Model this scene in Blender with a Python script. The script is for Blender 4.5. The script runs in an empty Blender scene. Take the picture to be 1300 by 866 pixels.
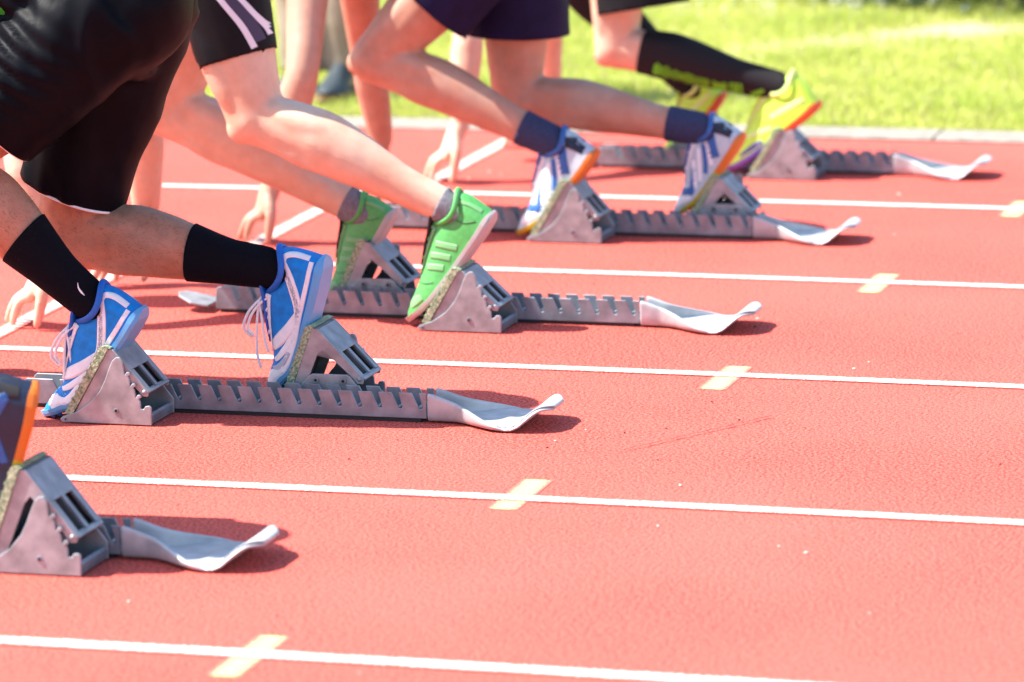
import bpy, bmesh, math, random
from mathutils import Vector, Matrix, noise
from mathutils.bvhtree import BVHTree
R = math.radians
scene = bpy.context.scene
col = scene.collection

# ------------------------------------------------------------------ camera
cam_d = bpy.data.cameras.new('camera'); cam = bpy.data.objects.new('camera', cam_d); col.objects.link(cam)
fw = Vector((-0.30907, 0.93551, -0.17115)); rt = Vector((0.94992, 0.31239, -0.00787)); up = Vector((-0.04610, 0.16501, 0.98521))
m = Matrix((rt, up, -fw)).transposed().to_4x4(); m.translation = Vector((0, 0, 1.6537))
cam.matrix_world = m
cam_d.sensor_width = 36; cam_d.lens = 5873.2 / 1300 * 36
cam_d.clip_end = 2000
cam_d.dof.use_dof = True; cam_d.dof.focus_distance = 8.75; cam_d.dof.aperture_fstop = 4.2
scene.camera = cam

# ------------------------------------------------------------------ sky, sun, exposure
SUN_EL = R(52); SUN_TRAVEL = R(15)          # direction the light travels along the ground, from +X towards +Y
w = bpy.data.worlds.new('World'); scene.world = w; w.use_nodes = True
nt = w.node_tree; bg = nt.nodes['Background']
sky = nt.nodes.new('ShaderNodeTexSky'); sky.sky_type = 'NISHITA'; sky.sun_disc = False
sky.sun_elevation = SUN_EL
sd = Vector((-math.cos(SUN_TRAVEL), -math.sin(SUN_TRAVEL), 0))
sky.sun_rotation = math.atan2(sd.x, sd.y)
nt.links.new(sky.outputs[0], bg.inputs[0]); bg.inputs[1].default_value = 0.125
sl = bpy.data.lights.new('sun', 'SUN'); sl.energy = 5.0; sl.angle = R(0.53); sl.color = (1, .955, .88)
so = bpy.data.objects.new('sun', sl); col.objects.link(so)
ldir = Vector((math.cos(SUN_TRAVEL) * math.cos(SUN_EL), math.sin(SUN_TRAVEL) * math.cos(SUN_EL), -math.sin(SUN_EL)))
so.rotation_euler = (-ldir).to_track_quat('Z', 'Y').to_euler(); so.location = (-10, -4, 14)
vs = scene.view_settings; vs.view_transform = 'Standard'; vs.look = 'None'; vs.exposure = 1.42; vs.gamma = 1; vs.use_curve_mapping = False

# ------------------------------------------------------------------ materials
MATS = {}
def mat(name, color, rough=.6, metal=0, spec=.5, noise_scale=0, noise_amt=.15, bump=0, bump_scale=200, color2=None, sss=0, sheen=0, detail=3, coords='Object', stretch=None):
    if name in MATS: return MATS[name]
    m = bpy.data.materials.new(name); m.use_nodes = True; n = m.node_tree.nodes; l = m.node_tree.links
    b = n['Principled BSDF']; b.inputs['Roughness'].default_value = rough; b.inputs['Metallic'].default_value = metal
    b.inputs['Specular IOR Level'].default_value = spec
    b.inputs['Base Color'].default_value = (*color, 1)
    if sss:
        b.inputs['Subsurface Weight'].default_value = sss; b.inputs['Subsurface Radius'].default_value = (.012, .005, .003); b.inputs['Subsurface Scale'].default_value = 1
    if sheen: b.inputs['Sheen Weight'].default_value = sheen; b.inputs['Sheen Roughness'].default_value = .5
    tc = n.new('ShaderNodeTexCoord'); src = tc.outputs[coords]
    if stretch:
        mp = n.new('ShaderNodeMapping'); mp.inputs['Scale'].default_value = stretch; l.new(src, mp.inputs[0]); src = mp.outputs[0]
    if noise_scale:
        t = n.new('ShaderNodeTexNoise'); t.inputs['Scale'].default_value = noise_scale; t.inputs['Detail'].default_value = detail; l.new(src, t.inputs['Vector'])
        rp = n.new('ShaderNodeValToRGB'); rp.color_ramp.elements[0].position = .32; rp.color_ramp.elements[1].position = .68
        c2 = color2 or tuple(min(1, c * (1 + noise_amt)) for c in color); c1 = color if color2 else tuple(c * (1 - noise_amt) for c in color)
        rp.color_ramp.elements[0].color = (*c1, 1); rp.color_ramp.elements[1].color = (*c2, 1)
        l.new(t.outputs[0], rp.inputs[0]); l.new(rp.outputs[0], b.inputs['Base Color'])
    if sss:        # blotchy redness of living skin
        t3 = n.new('ShaderNodeTexNoise'); t3.inputs['Scale'].default_value = 13; t3.inputs['Detail'].default_value = 5; l.new(src, t3.inputs['Vector'])
        r3 = n.new('ShaderNodeValToRGB'); r3.color_ramp.elements[0].position = .42; r3.color_ramp.elements[1].position = .66; r3.color_ramp.elements[0].color = (1, 1, 1, 1); r3.color_ramp.elements[1].color = (.97, .80, .74, 1)
        mx = n.new('ShaderNodeMix'); mx.data_type = 'RGBA'; mx.blend_type = 'MULTIPLY'; mx.inputs[0].default_value = 1
        l.new(t3.outputs[0], r3.inputs[0]); l.new(b.inputs['Base Color'].links[0].from_socket, mx.inputs[6]); l.new(r3.outputs[0], mx.inputs[7]); l.new(mx.outputs[2], b.inputs['Base Color'])
    if bump:
        t2 = n.new('ShaderNodeTexNoise'); t2.inputs['Scale'].default_value = bump_scale; t2.inputs['Detail'].default_value = 3; l.new(src, t2.inputs['Vector'])
        bp = n.new('ShaderNodeBump'); bp.inputs['Strength'].default_value = bump; bp.inputs['Distance'].default_value = .004
        l.new(t2.outputs[0], bp.inputs['Height']); l.new(bp.outputs[0], b.inputs['Normal'])
    MATS[name] = m
    return m

def track_material():
    m = bpy.data.materials.new('track_rubber'); m.use_nodes = True; n = m.node_tree.nodes; l = m.node_tree.links; b = n['Principled BSDF']
    tc = n.new('ShaderNodeTexCoord')
    def tex(scale, det=2, rgh=.6):
        t = n.new('ShaderNodeTexNoise'); t.inputs['Scale'].default_value = scale; t.inputs['Detail'].default_value = det; t.inputs['Roughness'].default_value = rgh
        l.new(tc.outputs['Object'], t.inputs['Vector']); return t
    g = tex(165, 3, .75); big = tex(.9, 4); mid = tex(14, 4); sp = tex(150, 1)
    r1 = n.new('ShaderNodeValToRGB'); e = r1.color_ramp.elements
    e[0].position = .43; e[0].color = (.19, .017, .013, 1); e[1].position = .54; e[1].color = (.88, .145, .108, 1)
    l.new(g.outputs[0], r1.inputs[0])
    def mix(fac, a, bcol, t='MIX'):
        x = n.new('ShaderNodeMix'); x.data_type = 'RGBA'; x.blend_type = t
        if isinstance(fac, float): x.inputs[0].default_value = fac
        else: l.new(fac, x.inputs[0])
        l.new(a, x.inputs[6])
        if isinstance(bcol, tuple): x.inputs[7].default_value = bcol
        else: l.new(bcol, x.inputs[7])
        return x.outputs[2]
    def ramp(sock, p0, p1, c0=0, c1=1):
        r = n.new('ShaderNodeValToRGB'); r.color_ramp.elements[0].position = p0; r.color_ramp.elements[1].position = p1
        r.color_ramp.elements[0].color = (c0, c0, c0, 1); r.color_ramp.elements[1].color = (c1, c1, c1, 1); l.new(sock, r.inputs[0]); return r.outputs[0]
    c = mix(ramp(mid.outputs[0], .35, .65, 0, .12), r1.outputs[0], (.80, .122, .092, 1))
    c = mix(ramp(big.outputs[0], .38, .62, 0, .32), c, (.84, .152, .117, 1))
    c = mix(ramp(sp.outputs[0], .70, .74, 0, .75), c, (.09, .03, .025, 1))
    l.new(c, b.inputs['Base Color']); b.inputs['Roughness'].default_value = .85; b.inputs['Specular IOR Level'].default_value = .25
    bp = n.new('ShaderNodeBump'); bp.inputs['Strength'].default_value = 1.0; bp.inputs['Distance'].default_value = .006
    l.new(g.outputs[0], bp.inputs['Height']); l.new(bp.outputs[0], b.inputs['Normal'])
    return m

def paint_material(name, colr, thr):
    """line paint, thin at its edges and worn through to the red rubber between the grains"""
    m = bpy.data.materials.new(name); m.use_nodes = True; n = m.node_tree.nodes; l = m.node_tree.links; b = n['Principled BSDF']
    tc = n.new('ShaderNodeTexCoord'); at = n.new('ShaderNodeAttribute'); at.attribute_name = 'across'
    def tex(sc, det):
        t = n.new('ShaderNodeTexNoise'); t.inputs['Scale'].default_value = sc; t.inputs['Detail'].default_value = det; t.inputs['Roughness'].default_value = .7; l.new(tc.outputs['Object'], t.inputs['Vector']); return t.outputs[0]
    def math_(op, a, c):
        x = n.new('ShaderNodeMath'); x.operation = op
        for k, v in ((0, a), (1, c)):
            if isinstance(v, (int, float)): x.inputs[k].default_value = v
            else: l.new(v, x.inputs[k])
        return x.outputs[0]
    g = tex(190, 3); big = tex(7, 3)
    e = math_('POWER', at.outputs['Fac'], 3.0)
    v = math_('ADD', math_('SUBTRACT', g, math_('MULTIPLY', e, .34)), math_('MULTIPLY', math_('SUBTRACT', big, .5), .16))
    r = n.new('ShaderNodeValToRGB'); r.color_ramp.elements[0].position = thr - .05; r.color_ramp.elements[1].position = thr + .02
    r.color_ramp.elements[0].color = (.66, .135, .10, 1); r.color_ramp.elements[1].color = (*colr, 1)
    l.new(v, r.inputs[0]); l.new(r.outputs[0], b.inputs['Base Color']); b.inputs['Roughness'].default_value = .85
    bp = n.new('ShaderNodeBump'); bp.inputs['Strength'].default_value = .7; bp.inputs['Distance'].default_value = .004
    l.new(g, bp.inputs['Height']); l.new(bp.outputs[0], b.inputs['Normal'])
    return m

M_track = track_material()
M_white_line = paint_material('white_line_paint', (.66, .645, .61), .385)
M_start_line = paint_material('worn_start_line_paint', (.60, .57, .53), .43)
M_yellow = paint_material('yellow_mark_paint', (.74, .505, .215), .40)
M_kerb = mat('concrete_kerb', (.25, .225, .19), .9, noise_scale=30, noise_amt=.18, bump=.3, bump_scale=90)
M_alu = mat('cast_aluminium', (.30, .325, .345), .48, metal=.42, noise_scale=30, noise_amt=.24, bump=.05, bump_scale=260, detail=5)
M_alu_dark = mat('rolled_steel', (.235, .265, .30), .45, metal=.45, noise_scale=26, noise_amt=.26, bump=.04, bump_scale=260, detail=5)
M_tail = mat('cast_tail_metal', (.42, .44, .455), .5, metal=.25, noise_scale=24, noise_amt=.17, bump=.05, bump_scale=200, detail=5)
M_rubber = mat('green_rubber_pad', (.09, .18, .09), .85, noise_scale=200, color2=(.46, .52, .34), bump=.8, bump_scale=300)
M_black = mat('black_rubber_and_shade', (.018, .018, .02), .7)  # rail's rubber foot, and the painted shade inside the pedal windows
M_dark = mat('dark_hole', (.008, .008, .008), .9)
SKIN = {2: mat('tanned_skin', (.43, .222, .138), .5, noise_scale=45, noise_amt=.10, bump=.22, bump_scale=420, sss=.06),
        1: None, 3: mat('fair_skin', (.65, .445, .325), .5, noise_scale=40, noise_amt=.055, bump=.16, bump_scale=420, sss=.06),
        4: mat('warm_skin', (.46, .265, .185), .5, noise_scale=40, noise_amt=.07, bump=.16, bump_scale=420, sss=.06)}
SKIN[1] = SKIN[4]; SKIN[5] = SKIN[3]

# ------------------------------------------------------------------ mesh helpers
def link(name, mesh, material, parent=None, smooth=True):
    o = bpy.data.objects.new(name, mesh); col.objects.link(o)
    if material:
        mesh.materials.clear(); mesh.materials.append(material)
    if smooth and len(mesh.polygons): mesh.polygons.foreach_set('use_smooth', [True] * len(mesh.polygons))
    if parent: o.parent = parent
    return o
def bm_mesh(bm, name):
    bmesh.ops.recalc_face_normals(bm, faces=bm.faces[:])
    me = bpy.data.meshes.new(name); bm.to_mesh(me); bm.free(); return me
def bevel(o, wdt=.0015, seg=2, ang=35):
    b = o.modifiers.new('bevel', 'BEVEL'); b.width = wdt; b.segments = seg; b.limit_method = 'ANGLE'; b.angle_limit = R(ang); b.harden_normals = False
    return o
def flat(o):
    o.data.polygons.foreach_set('use_smooth', [False] * len(o.data.polygons)); return o
def prism(bm, pts, y0, y1):
    a = [bm.verts.new((x, y0, z)) for x, z in pts]; b = [bm.verts.new((x, y1, z)) for x, z in pts]; n = len(pts)
    bm.faces.new(a); bm.faces.new(b[::-1])
    for i in range(n): bm.faces.new((a[i], b[i], b[(i + 1) % n], a[(i + 1) % n]))
def box(bm, x0, x1, y0, y1, z0, z1): prism(bm, [(x0, z0), (x1, z0), (x1, z1), (x0, z1)], y0, y1)
def cyl_y(bm, x, z, r, y0, y1, n=14): prism(bm, [(x + r * math.cos(2 * math.pi * k / n), z + r * math.sin(2 * math.pi * k / n)) for k in range(n)], y0, y1)
def catmull(P, n):
    P = [Vector(p) for p in P]; out = []
    for i in range(len(P) - 1):
        p0 = P[max(0, i - 1)]; p1 = P[i]; p2 = P[i + 1]; p3 = P[min(len(P) - 1, i + 2)]
        for k in range(n):
            t = k / n
            out.append(.5 * ((2 * p1) + (p2 - p0) * t + (2 * p0 - 5 * p1 + 4 * p2 - p3) * t * t + (3 * p1 - p0 - 3 * p2 + p3) * t ** 3))
    out.append(P[-1]); return out
def tube(bm, pts, rad, lat=(0, 1, 0), seg=18, n=5, cap=True, round_end=False):
    """pts positions, rad list of (r_inplane, r_lateral); smooth interpolation"""
    rad = [(r, r) if not isinstance(r, (tuple, list)) else r for r in rad]
    C = catmull(pts, n); Q = catmull([Vector((a, b, 0)) for a, b in rad], n); lat = Vector(lat); rings = []
    for i, c in enumerate(C):
        t = (C[min(i + 1, len(C) - 1)] - C[max(i - 1, 0)]).normalized()
        nn = lat.cross(t)
        if nn.length < 1e-4: nn = Vector((1, 0, 0)).cross(t)
        nn.normalize(); b = t.cross(nn).normalized()
        rings.append([bm.verts.new(c + nn * (Q[i].x * math.cos(2 * math.pi * k / seg)) + b * (Q[i].y * math.sin(2 * math.pi * k / seg))) for k in range(seg)])
    for i in range(len(rings) - 1):
        for k in range(seg): bm.faces.new((rings[i][k], rings[i][(k + 1) % seg], rings[i + 1][(k + 1) % seg], rings[i + 1][k]))
    if cap:
        bm.faces.new(rings[0][::-1]); bm.faces.new(rings[-1])
    return rings
def ball(bm, c, r, sub=2):
    r = (r, r, r) if not isinstance(r, (tuple, list)) else r
    bmesh.ops.create_icosphere(bm, subdivisions=sub, radius=1, matrix=Matrix.Translation(Vector(c)) @ Matrix.Diagonal((*r, 1)))
def remesh(bm, voxel, smooth_it=4, name='body', fac=.5):
    me = bm_mesh(bm, 'tmp'); ts = bpy.data.scenes.new('tmp'); o = bpy.data.objects.new('tmp', me); ts.collection.objects.link(o)   # evaluated in a scene of its own: fast
    r = o.modifiers.new('r', 'REMESH'); r.mode = 'VOXEL'; r.voxel_size = voxel
    if smooth_it:
        s = o.modifiers.new('s', 'SMOOTH'); s.factor = fac; s.iterations = smooth_it
    vl = ts.view_layers[0]; vl.update(); dg = vl.depsgraph
    out = bpy.data.meshes.new_from_object(o.evaluated_get(dg)); out.name = name
    bpy.data.objects.remove(o); bpy.data.meshes.remove(me); bpy.data.scenes.remove(ts)
    return out
def empty(name, loc, rz=0):
    o = bpy.data.objects.new(name, None); col.objects.link(o); o.location = loc; o.rotation_euler = (0, 0, rz); o.empty_display_size = .1; return o
def tag(o, label, cat=None, group=None, kind=None):
    if label: o['label'] = label
    if cat: o['category'] = cat
    if group: o['group'] = group
    if kind: o['kind'] = kind
    return o

# ------------------------------------------------------------------ the bend: lane lines are arcs about this centre
CX, CY, R0, LW = 0.0, -35.795, 42.179, 1.22
def arc(off, s):                                  # radial offset outward from the nearest line, arc length (negative = left)
    a = s / R0; r = R0 + off; return Vector((CX + r * math.sin(a), CY + r * math.cos(a), 0))
def arc_sheet(bm, o0, o1, s0, s1, ns, z, jitter=0, rnd=None):
    A = []; B = []
    for i in range(ns + 1):
        s = s0 + (s1 - s0) * i / ns; j0 = rnd.uniform(-jitter, jitter) if rnd else 0; j1 = rnd.uniform(-jitter, jitter) if rnd else 0
        p = arc(o0 + j0, s); q = arc(o1 + j1, s); A.append(bm.verts.new((p.x, p.y, z))); B.append(bm.verts.new((q.x, q.y, z)))
    for i in range(ns): bm.faces.new((A[i], A[i + 1], B[i + 1], B[i]))
KERB = 5 * LW
def paint_strip(name, rows, z, material, parent):
    """rows: list of (edge point, edge point); 4 faces across carrying how near the edge they are"""
    V, F, Aa = [], [], []
    for p, q in rows:
        for k in range(5): c = p.lerp(q, k / 4); V.append((c.x, c.y, z)); Aa.append(abs(k / 2 - 1))
    for i in range(len(rows) - 1):
        for k in range(4): a = i * 5 + k; F.append((a, a + 5, a + 6, a + 1))
    me = bpy.data.meshes.new(name); me.from_pydata(V, [], F); me.update()
    at = me.attributes.new('across', 'FLOAT', 'POINT'); at.data.foreach_set('value', Aa)
    if me.polygons[0].normal.z < 0: me.flip_normals()
    return link(name, me, material, parent, False)
def build_setting():
    rnd = random.Random(4)
    bm = bmesh.new(); arc_sheet(bm, -4.2, KERB, -60, 60, 160, 0.0)
    track = tag(link('running_track', bm_mesh(bm, 'running_track'), M_track, smooth=False), None, kind='structure')
    bm = bmesh.new(); bmesh.ops.create_grid(bm, x_segments=40, y_segments=40, size=600)
    g = tag(link('ground', bm_mesh(bm, 'ground'), mat('far_grass', (.07, .13, .02), .9, noise_scale=2, noise_amt=.3), smooth=False), None, kind='structure'); g.location.z = -.03
    for k, dk in enumerate((.005, -.018, .02, .012, -.008)):
        paint_strip('lane_line', [(arc(LW * k - .026 + dk, -12 + .03 * i), arc(LW * k + .026 + dk, -12 + .03 * i)) for i in range(801)], .002, M_white_line, track)
    for o, s in ((-.007, -2.503), (1.235, -2.409), (2.427, -2.309), (3.655, -2.236), (4.87, -2.128)):
        sk_ = rnd.uniform(-.004, .004)
        paint_strip('lane_mark', [(arc(o - .13 + .26 * i / 20, s - .027 + sk_ * i / 20), arc(o - .13 + .26 * i / 20, s + .027 + sk_ * i / 20)) for i in range(21)], .001, M_yellow, track)
    for k, s in ((0, -4.02), (1, -3.93), (2, -3.83), (3, -3.662), (4, -3.527)):
        paint_strip('start_line', [(arc(LW * k + .05 + (LW - .10) * i / 40, s - .024), arc(LW * k + .05 + (LW - .10) * i / 40, s + .024)) for i in range(41)], .002, M_start_line, track)
    # seam crack in the rubber, in the second lane behind the blocks
    bm = bmesh.new(); p0 = Vector((-2.417, 7.97, .0045)); p1 = Vector((-2.243, 8.363, .0045)); prev = None
    d = (p1 - p0).normalized(); nn = Vector((-d.y, d.x, 0))
    for i in range(61):
        c = p0.lerp(p1, i / 60) + nn * (.004 * noise.noise(Vector((i * .3, 7, 0)))); wd = .0012 + .0022 * max(0, noise.noise(Vector((i * .25, 3, 1))) + .15)
        cur = (bm.verts.new(c - nn * wd), bm.verts.new(c + nn * wd))
        if prev: bm.faces.new((prev[0], cur[0], cur[1], prev[1]))
        prev = cur
    link('seam_crack', bm_mesh(bm, 'seam_crack'), mat('crack_dark', (.06, .02, .018), .9), track, False)
    # loose crumbs and flecks
    for nm, cnt, mt, lab in (('rubber_crumbs', 150, mat('dark_crumb', (.05, .02, .02), .9), 'dark rubber crumbs scattered on the red track'),
                        ('pale_flecks', 55, mat('pale_fleck', (.75, .66, .56), .9), 'pale flecks and seeds scattered on the red track')):
        bm = bmesh.new()
        for _ in range(cnt):
            p = arc(rnd.uniform(-.3, KERB - .1), rnd.uniform(-4.6, -1.2)); r = rnd.uniform(.001, .0026) * (1.5 if nm == 'pale_flecks' else 1)
            bmesh.ops.create_icosphere(bm, subdivisions=1, radius=1, matrix=Matrix.Translation((p.x, p.y, .002)) @ Matrix.Rotation(rnd.uniform(0, 3), 4, 'Z') @ Matrix.Diagonal((r * rnd.uniform(.8, 2.2), r, r * .6, 1)))
        tag(link(nm, bm_mesh(bm, nm), mt), lab, 'debris', kind='stuff')
    # concrete kerb stones
    kroot = tag(empty('kerb', arc(KERB + .1, -3)), None, kind='structure')
    bm = bmesh.new(); n = 10; ks = 1.0
    prof = [(0.0, -.05), (0.0, .006), (.012, .012), (.175, .013), (.19, .008), (.19, -.05)]
    rows = []
    for i in range(n + 1):
        a = (-.4965 + .993 * i / n) / (R0 + KERB)
        rows.append([bm.verts.new(((R0 + KERB + u) * math.sin(a), (R0 + KERB + u) * math.cos(a) - (R0 + KERB), z)) for u, z in prof])
    for i in range(n):
        for k in range(len(prof) - 1): bm.faces.new((rows[i][k], rows[i][k + 1], rows[i + 1][k + 1], rows[i + 1][k]))
    bm.faces.new(rows[0][::-1]); bm.faces.new(rows[-1])
    kme = bm_mesh(bm, 'kerb_stone'); kme.materials.append(M_kerb)
    for i in range(-16, 12):
        o = bpy.data.objects.new('kerb_stone', kme); col.objects.link(o); o.parent = kroot
        a = (i * ks - .37) / (R0 + KERB); p = Vector((CX + (R0 + KERB) * math.sin(a), CY + (R0 + KERB) * math.cos(a), rnd.uniform(-.001, .001)))
        o.location = p - kroot.location; o.rotation_euler = (rnd.uniform(-.002, .002), 0, -a)
    bm = bmesh.new(); arc_sheet(bm, KERB - .030, KERB + .002, -20, 16, 700, .004, .008, rnd)
    link('dirt_seam', bm_mesh(bm, 'dirt_seam'), mat('dirt', (.10, .07, .045), .95, noise_scale=60, noise_amt=.4), kroot, False)
    # lawn
    m = bpy.data.materials.new('lawn_soil'); m.use_nodes = True; n_ = m.node_tree.nodes; l_ = m.node_tree.links; b = n_['Principled BSDF']
    at = n_.new('ShaderNodeAttribute'); at.attribute_name = 'tint'; t = n_.new('ShaderNodeTexNoise'); t.inputs['Scale'].default_value = 25
    mx = n_.new('ShaderNodeMix'); mx.data_type = 'RGBA'; mx.blend_type = 'MULTIPLY'; mx.inputs[0].default_value = .6
    l_.new(at.outputs[0], mx.inputs[6]); l_.new(t.outputs[1], mx.inputs[7]); l_.new(at.outputs[0], b.inputs['Base Color']); b.inputs['Roughness'].default_value = .95
    bm = bmesh.new(); cl = bm.loops.layers.float_color.new('tint')
    def worn(x, y):
        """bare sandy strip worn through the lawn"""
        q = noise.noise(Vector((x * 1.3, y * 1.3, 2))) * .35 + noise.noise(Vector((x * 5, y * 5, 7))) * .16
        ax, ay, bx, by = -4.5, 13.95, -2.9, 16.0; L2 = (bx - ax) ** 2 + (by - ay) ** 2; t = ((x - ax) * (bx - ax) + (y - ay) * (by - ay)) / L2
        tc = min(1.4, max(0, t)); dd = math.hypot(x - ax - tc * (bx - ax), y - ay - tc * (by - ay))
        return math.exp(-(dd / .34) ** 2) * .62 + q * 1.1
    NX, NY = 150, 90; grid = []
    for i in range(NX + 1):
        rw = []
        for j in range(NY + 1):
            s = -12 + 20 * i / NX; o = KERB + .187 + 14 * (j / NY) ** 1.6; p = arc(o, s)
            rw.append(bm.verts.new((p.x, p.y, -.004 + .010 * noise.noise(Vector((p.x * 2, p.y * 2, 0))))))
        grid.append(rw)
    for i in range(NX):
        for j in range(NY):
            f = bm.faces.new((grid[i][j], grid[i + 1][j], grid[i + 1][j + 1], grid[i][j + 1]))
            for lp in f.loops:
                k = min(1, max(0, (worn(lp.vert.co.x, lp.vert.co.y) - .35) * 3)); c1 = (.34, .36, .10); c2 = (.31, .265, .195)
                lp[cl] = tuple(c1[q] * (1 - k) + c2[q] * k for q in range(3)) + (1,)
    tag(link('lawn', bm_mesh(bm, 'lawn'), m), None, kind='structure')
    # grass blades
    V = []; F = []; Cc = []; rg = random.Random(9)
    for _ in range(230000):
        s = rg.uniform(-7.4, -1.9); o = KERB + .19 + rg.random() ** 1.25 * 4.6; p = arc(o, s)
        wv = worn(p.x, p.y)
        if rg.random() < (wv - .28) * 2.6: continue
        patch = noise.noise(Vector((p.x * 2.2, p.y * 2.2, 5))) + .5 * noise.noise(Vector((p.x * 6, p.y * 6, 11)))
        hgt = rg.uniform(.016, .042) * (1 + .75 * max(-.6, patch)); a = rg.uniform(0, 6.28); lean = rg.uniform(.1, .75) * hgt; wd = rg.uniform(.0016, .0034); b = rg.uniform(0, 6.28)
        dx, dy = math.cos(a) * wd, math.sin(a) * wd; lx, ly = math.cos(b) * lean, math.sin(b) * lean; z0 = -.006
        i0 = len(V)
        V += [(p.x - dx, p.y - dy, z0), (p.x + dx, p.y + dy, z0), (p.x + lx * .4 + dx * .7, p.y + ly * .4 + dy * .7, z0 + hgt * .65), (p.x + lx * .4 - dx * .7, p.y + ly * .4 - dy * .7, z0 + hgt * .65), (p.x + lx, p.y + ly, z0 + hgt)]
        F += [(i0, i0 + 1, i0 + 2, i0 + 3), (i0 + 3, i0 + 2, i0 + 4)]
        u = min(1, max(0, .5 + .55 * patch + rg.uniform(-.3, .3)))
        dry = rg.random() < .16
        c = (.46, .42, .19) if dry else (.43 + .16 * (1 - u), .53 + .06 * (1 - u), .085 + .06 * (1 - u))
        Cc += [c] * 5
    me = bpy.data.meshes.new('grass'); me.from_pydata(V, [], F); me.update()
    ca = me.color_attributes.new('tint', 'FLOAT_COLOR', 'POINT'); ca.data.foreach_set('color', [x for c in Cc for x in (*c, 1)])
    gm = bpy.data.materials.new('grass_blade'); gm.use_nodes = True; b = gm.node_tree.nodes['Principled BSDF']; at = gm.node_tree.nodes.new('ShaderNodeAttribute'); at.attribute_name = 'tint'
    tr = gm.node_tree.nodes.new('ShaderNodeBsdfTranslucent'); ms = gm.node_tree.nodes.new('ShaderNodeMixShader'); ms.inputs[0].default_value = .35
    gm.node_tree.links.new(at.outputs[0], b.inputs['Base Color']); gm.node_tree.links.new(at.outputs[0], tr.inputs[0]); b.inputs['Roughness'].default_value = .6
    gm.node_tree.links.new(b.outputs[0], ms.inputs[1]); gm.node_tree.links.new(tr.outputs[0], ms.inputs[2]); gm.node_tree.links.new(ms.outputs[0], gm.node_tree.nodes['Material Output'].inputs[0])
    tag(link('grass', me, gm, smooth=False), 'short sunlit lawn grass beyond the concrete kerb', 'grass', kind='stuff')
    # daisies
    bm = bmesh.new()
    for _ in range(130):
        c = arc(rg.gauss(9.7, .35), rg.uniform(-4.6, -3.0)); r = rg.uniform(.008, .014); h = rg.uniform(.045, .07)
        bmesh.ops.create_cone(bm, cap_ends=True, segments=8, radius1=r * .6, radius2=r, depth=.005, matrix=Matrix.Translation((c.x, c.y, h)))
        bmesh.ops.create_cone(bm, segments=5, radius1=.001, radius2=.001, depth=h, matrix=Matrix.Translation((c.x, c.y, h / 2)))
    tag(link('daisies', bm_mesh(bm, 'daisies'), mat('daisy_white', (.8, .8, .76), .7)), 'small white daisies dotted over the far lawn', 'flowers', kind='stuff')
    # dense shrub at the far edge of the lawn
    root = tag(empty('shrub', (-3.2, 16.1, 0)), 'dark green shrub at the far right edge of the lawn', 'shrub')
    V = []; F = []
    for _ in range(9000):
        a = rg.uniform(0, 6.28); rr = rg.random() ** .5; z = rg.random()
        q = math.sqrt(max(0, 1 - (z * 1.6 - .6) ** 2)) * rr; x, y, zz = math.cos(a) * q * 1.15, math.sin(a) * q * .55, .0 + z * 1.1
        x *= 1 + .25 * noise.noise(Vector((a * 2, zz * 3, 0)))
        n1 = Vector((rg.gauss(0, 1), rg.gauss(0, 1), rg.gauss(0, 1))).normalized(); n2 = n1.orthogonal().normalized(); n3 = n1.cross(n2); sz = rg.uniform(.02, .035); c = Vector((x, y, zz)); i0 = len(V)
        V += [c - n2 * sz, c + n3 * sz * .45, c + n2 * sz, c - n3 * sz * .45]; F.append((i0, i0 + 1, i0 + 2, i0 + 3))
    me = bpy.data.meshes.new('foliage'); me.from_pydata(V, [], F); me.update()
    link('foliage', me, mat('shrub_leaf', (.025, .06, .018), .55, noise_scale=6, noise_amt=.4), root, False)
    bm = bmesh.new()
    for k in range(5):
        a = k * 1.3; tube(bm, [(0, 0, -.02), (.15 * math.cos(a), .1 * math.sin(a), .4), (.5 * math.cos(a), .25 * math.sin(a), .9)], [.025, .018, .008], seg=7)
    link('stem', bm_mesh(bm, 'stem'), mat('bark', (.09, .06, .04), .9), root)
build_setting()

# ------------------------------------------------------------------ measured tables, metres in each lane's frame (x back, y outwards, z up)
LANE = {
 1: dict(o=(-2.9012, 6.8726), a=.06789, tip=.2015, front=-.80, pn=(-.068, 70), pf=(-.36, 62), lp=(0.168, 0.15)),
 2: dict(o=(-3.0163, 8.1217), a=.06858, tip=.4099, front=-.65, pn=(-.342, 60), pf=(.02, 70), lp=(0.15, 0.155)),
 3: dict(o=(-2.9021, 9.2662), a=.06431, tip=.3749, front=-.82, pn=(-.142, 60), pf=(-.405, 66), lp=(0.134, 0.15)),
 4: dict(o=(-3.0373, 10.5207), a=.06548, tip=.4144, front=-.78, pn=(-.172, 60), pf=(.155, 60), lp=(0.15, 0.138)),
 5: dict(o=(-2.8997, 11.7043), a=.06097, tip=.3359, front=-.71, pn=(-.094, 60), pf=(-.37, 60), lp=(0.134, 0.14)),
}

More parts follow.
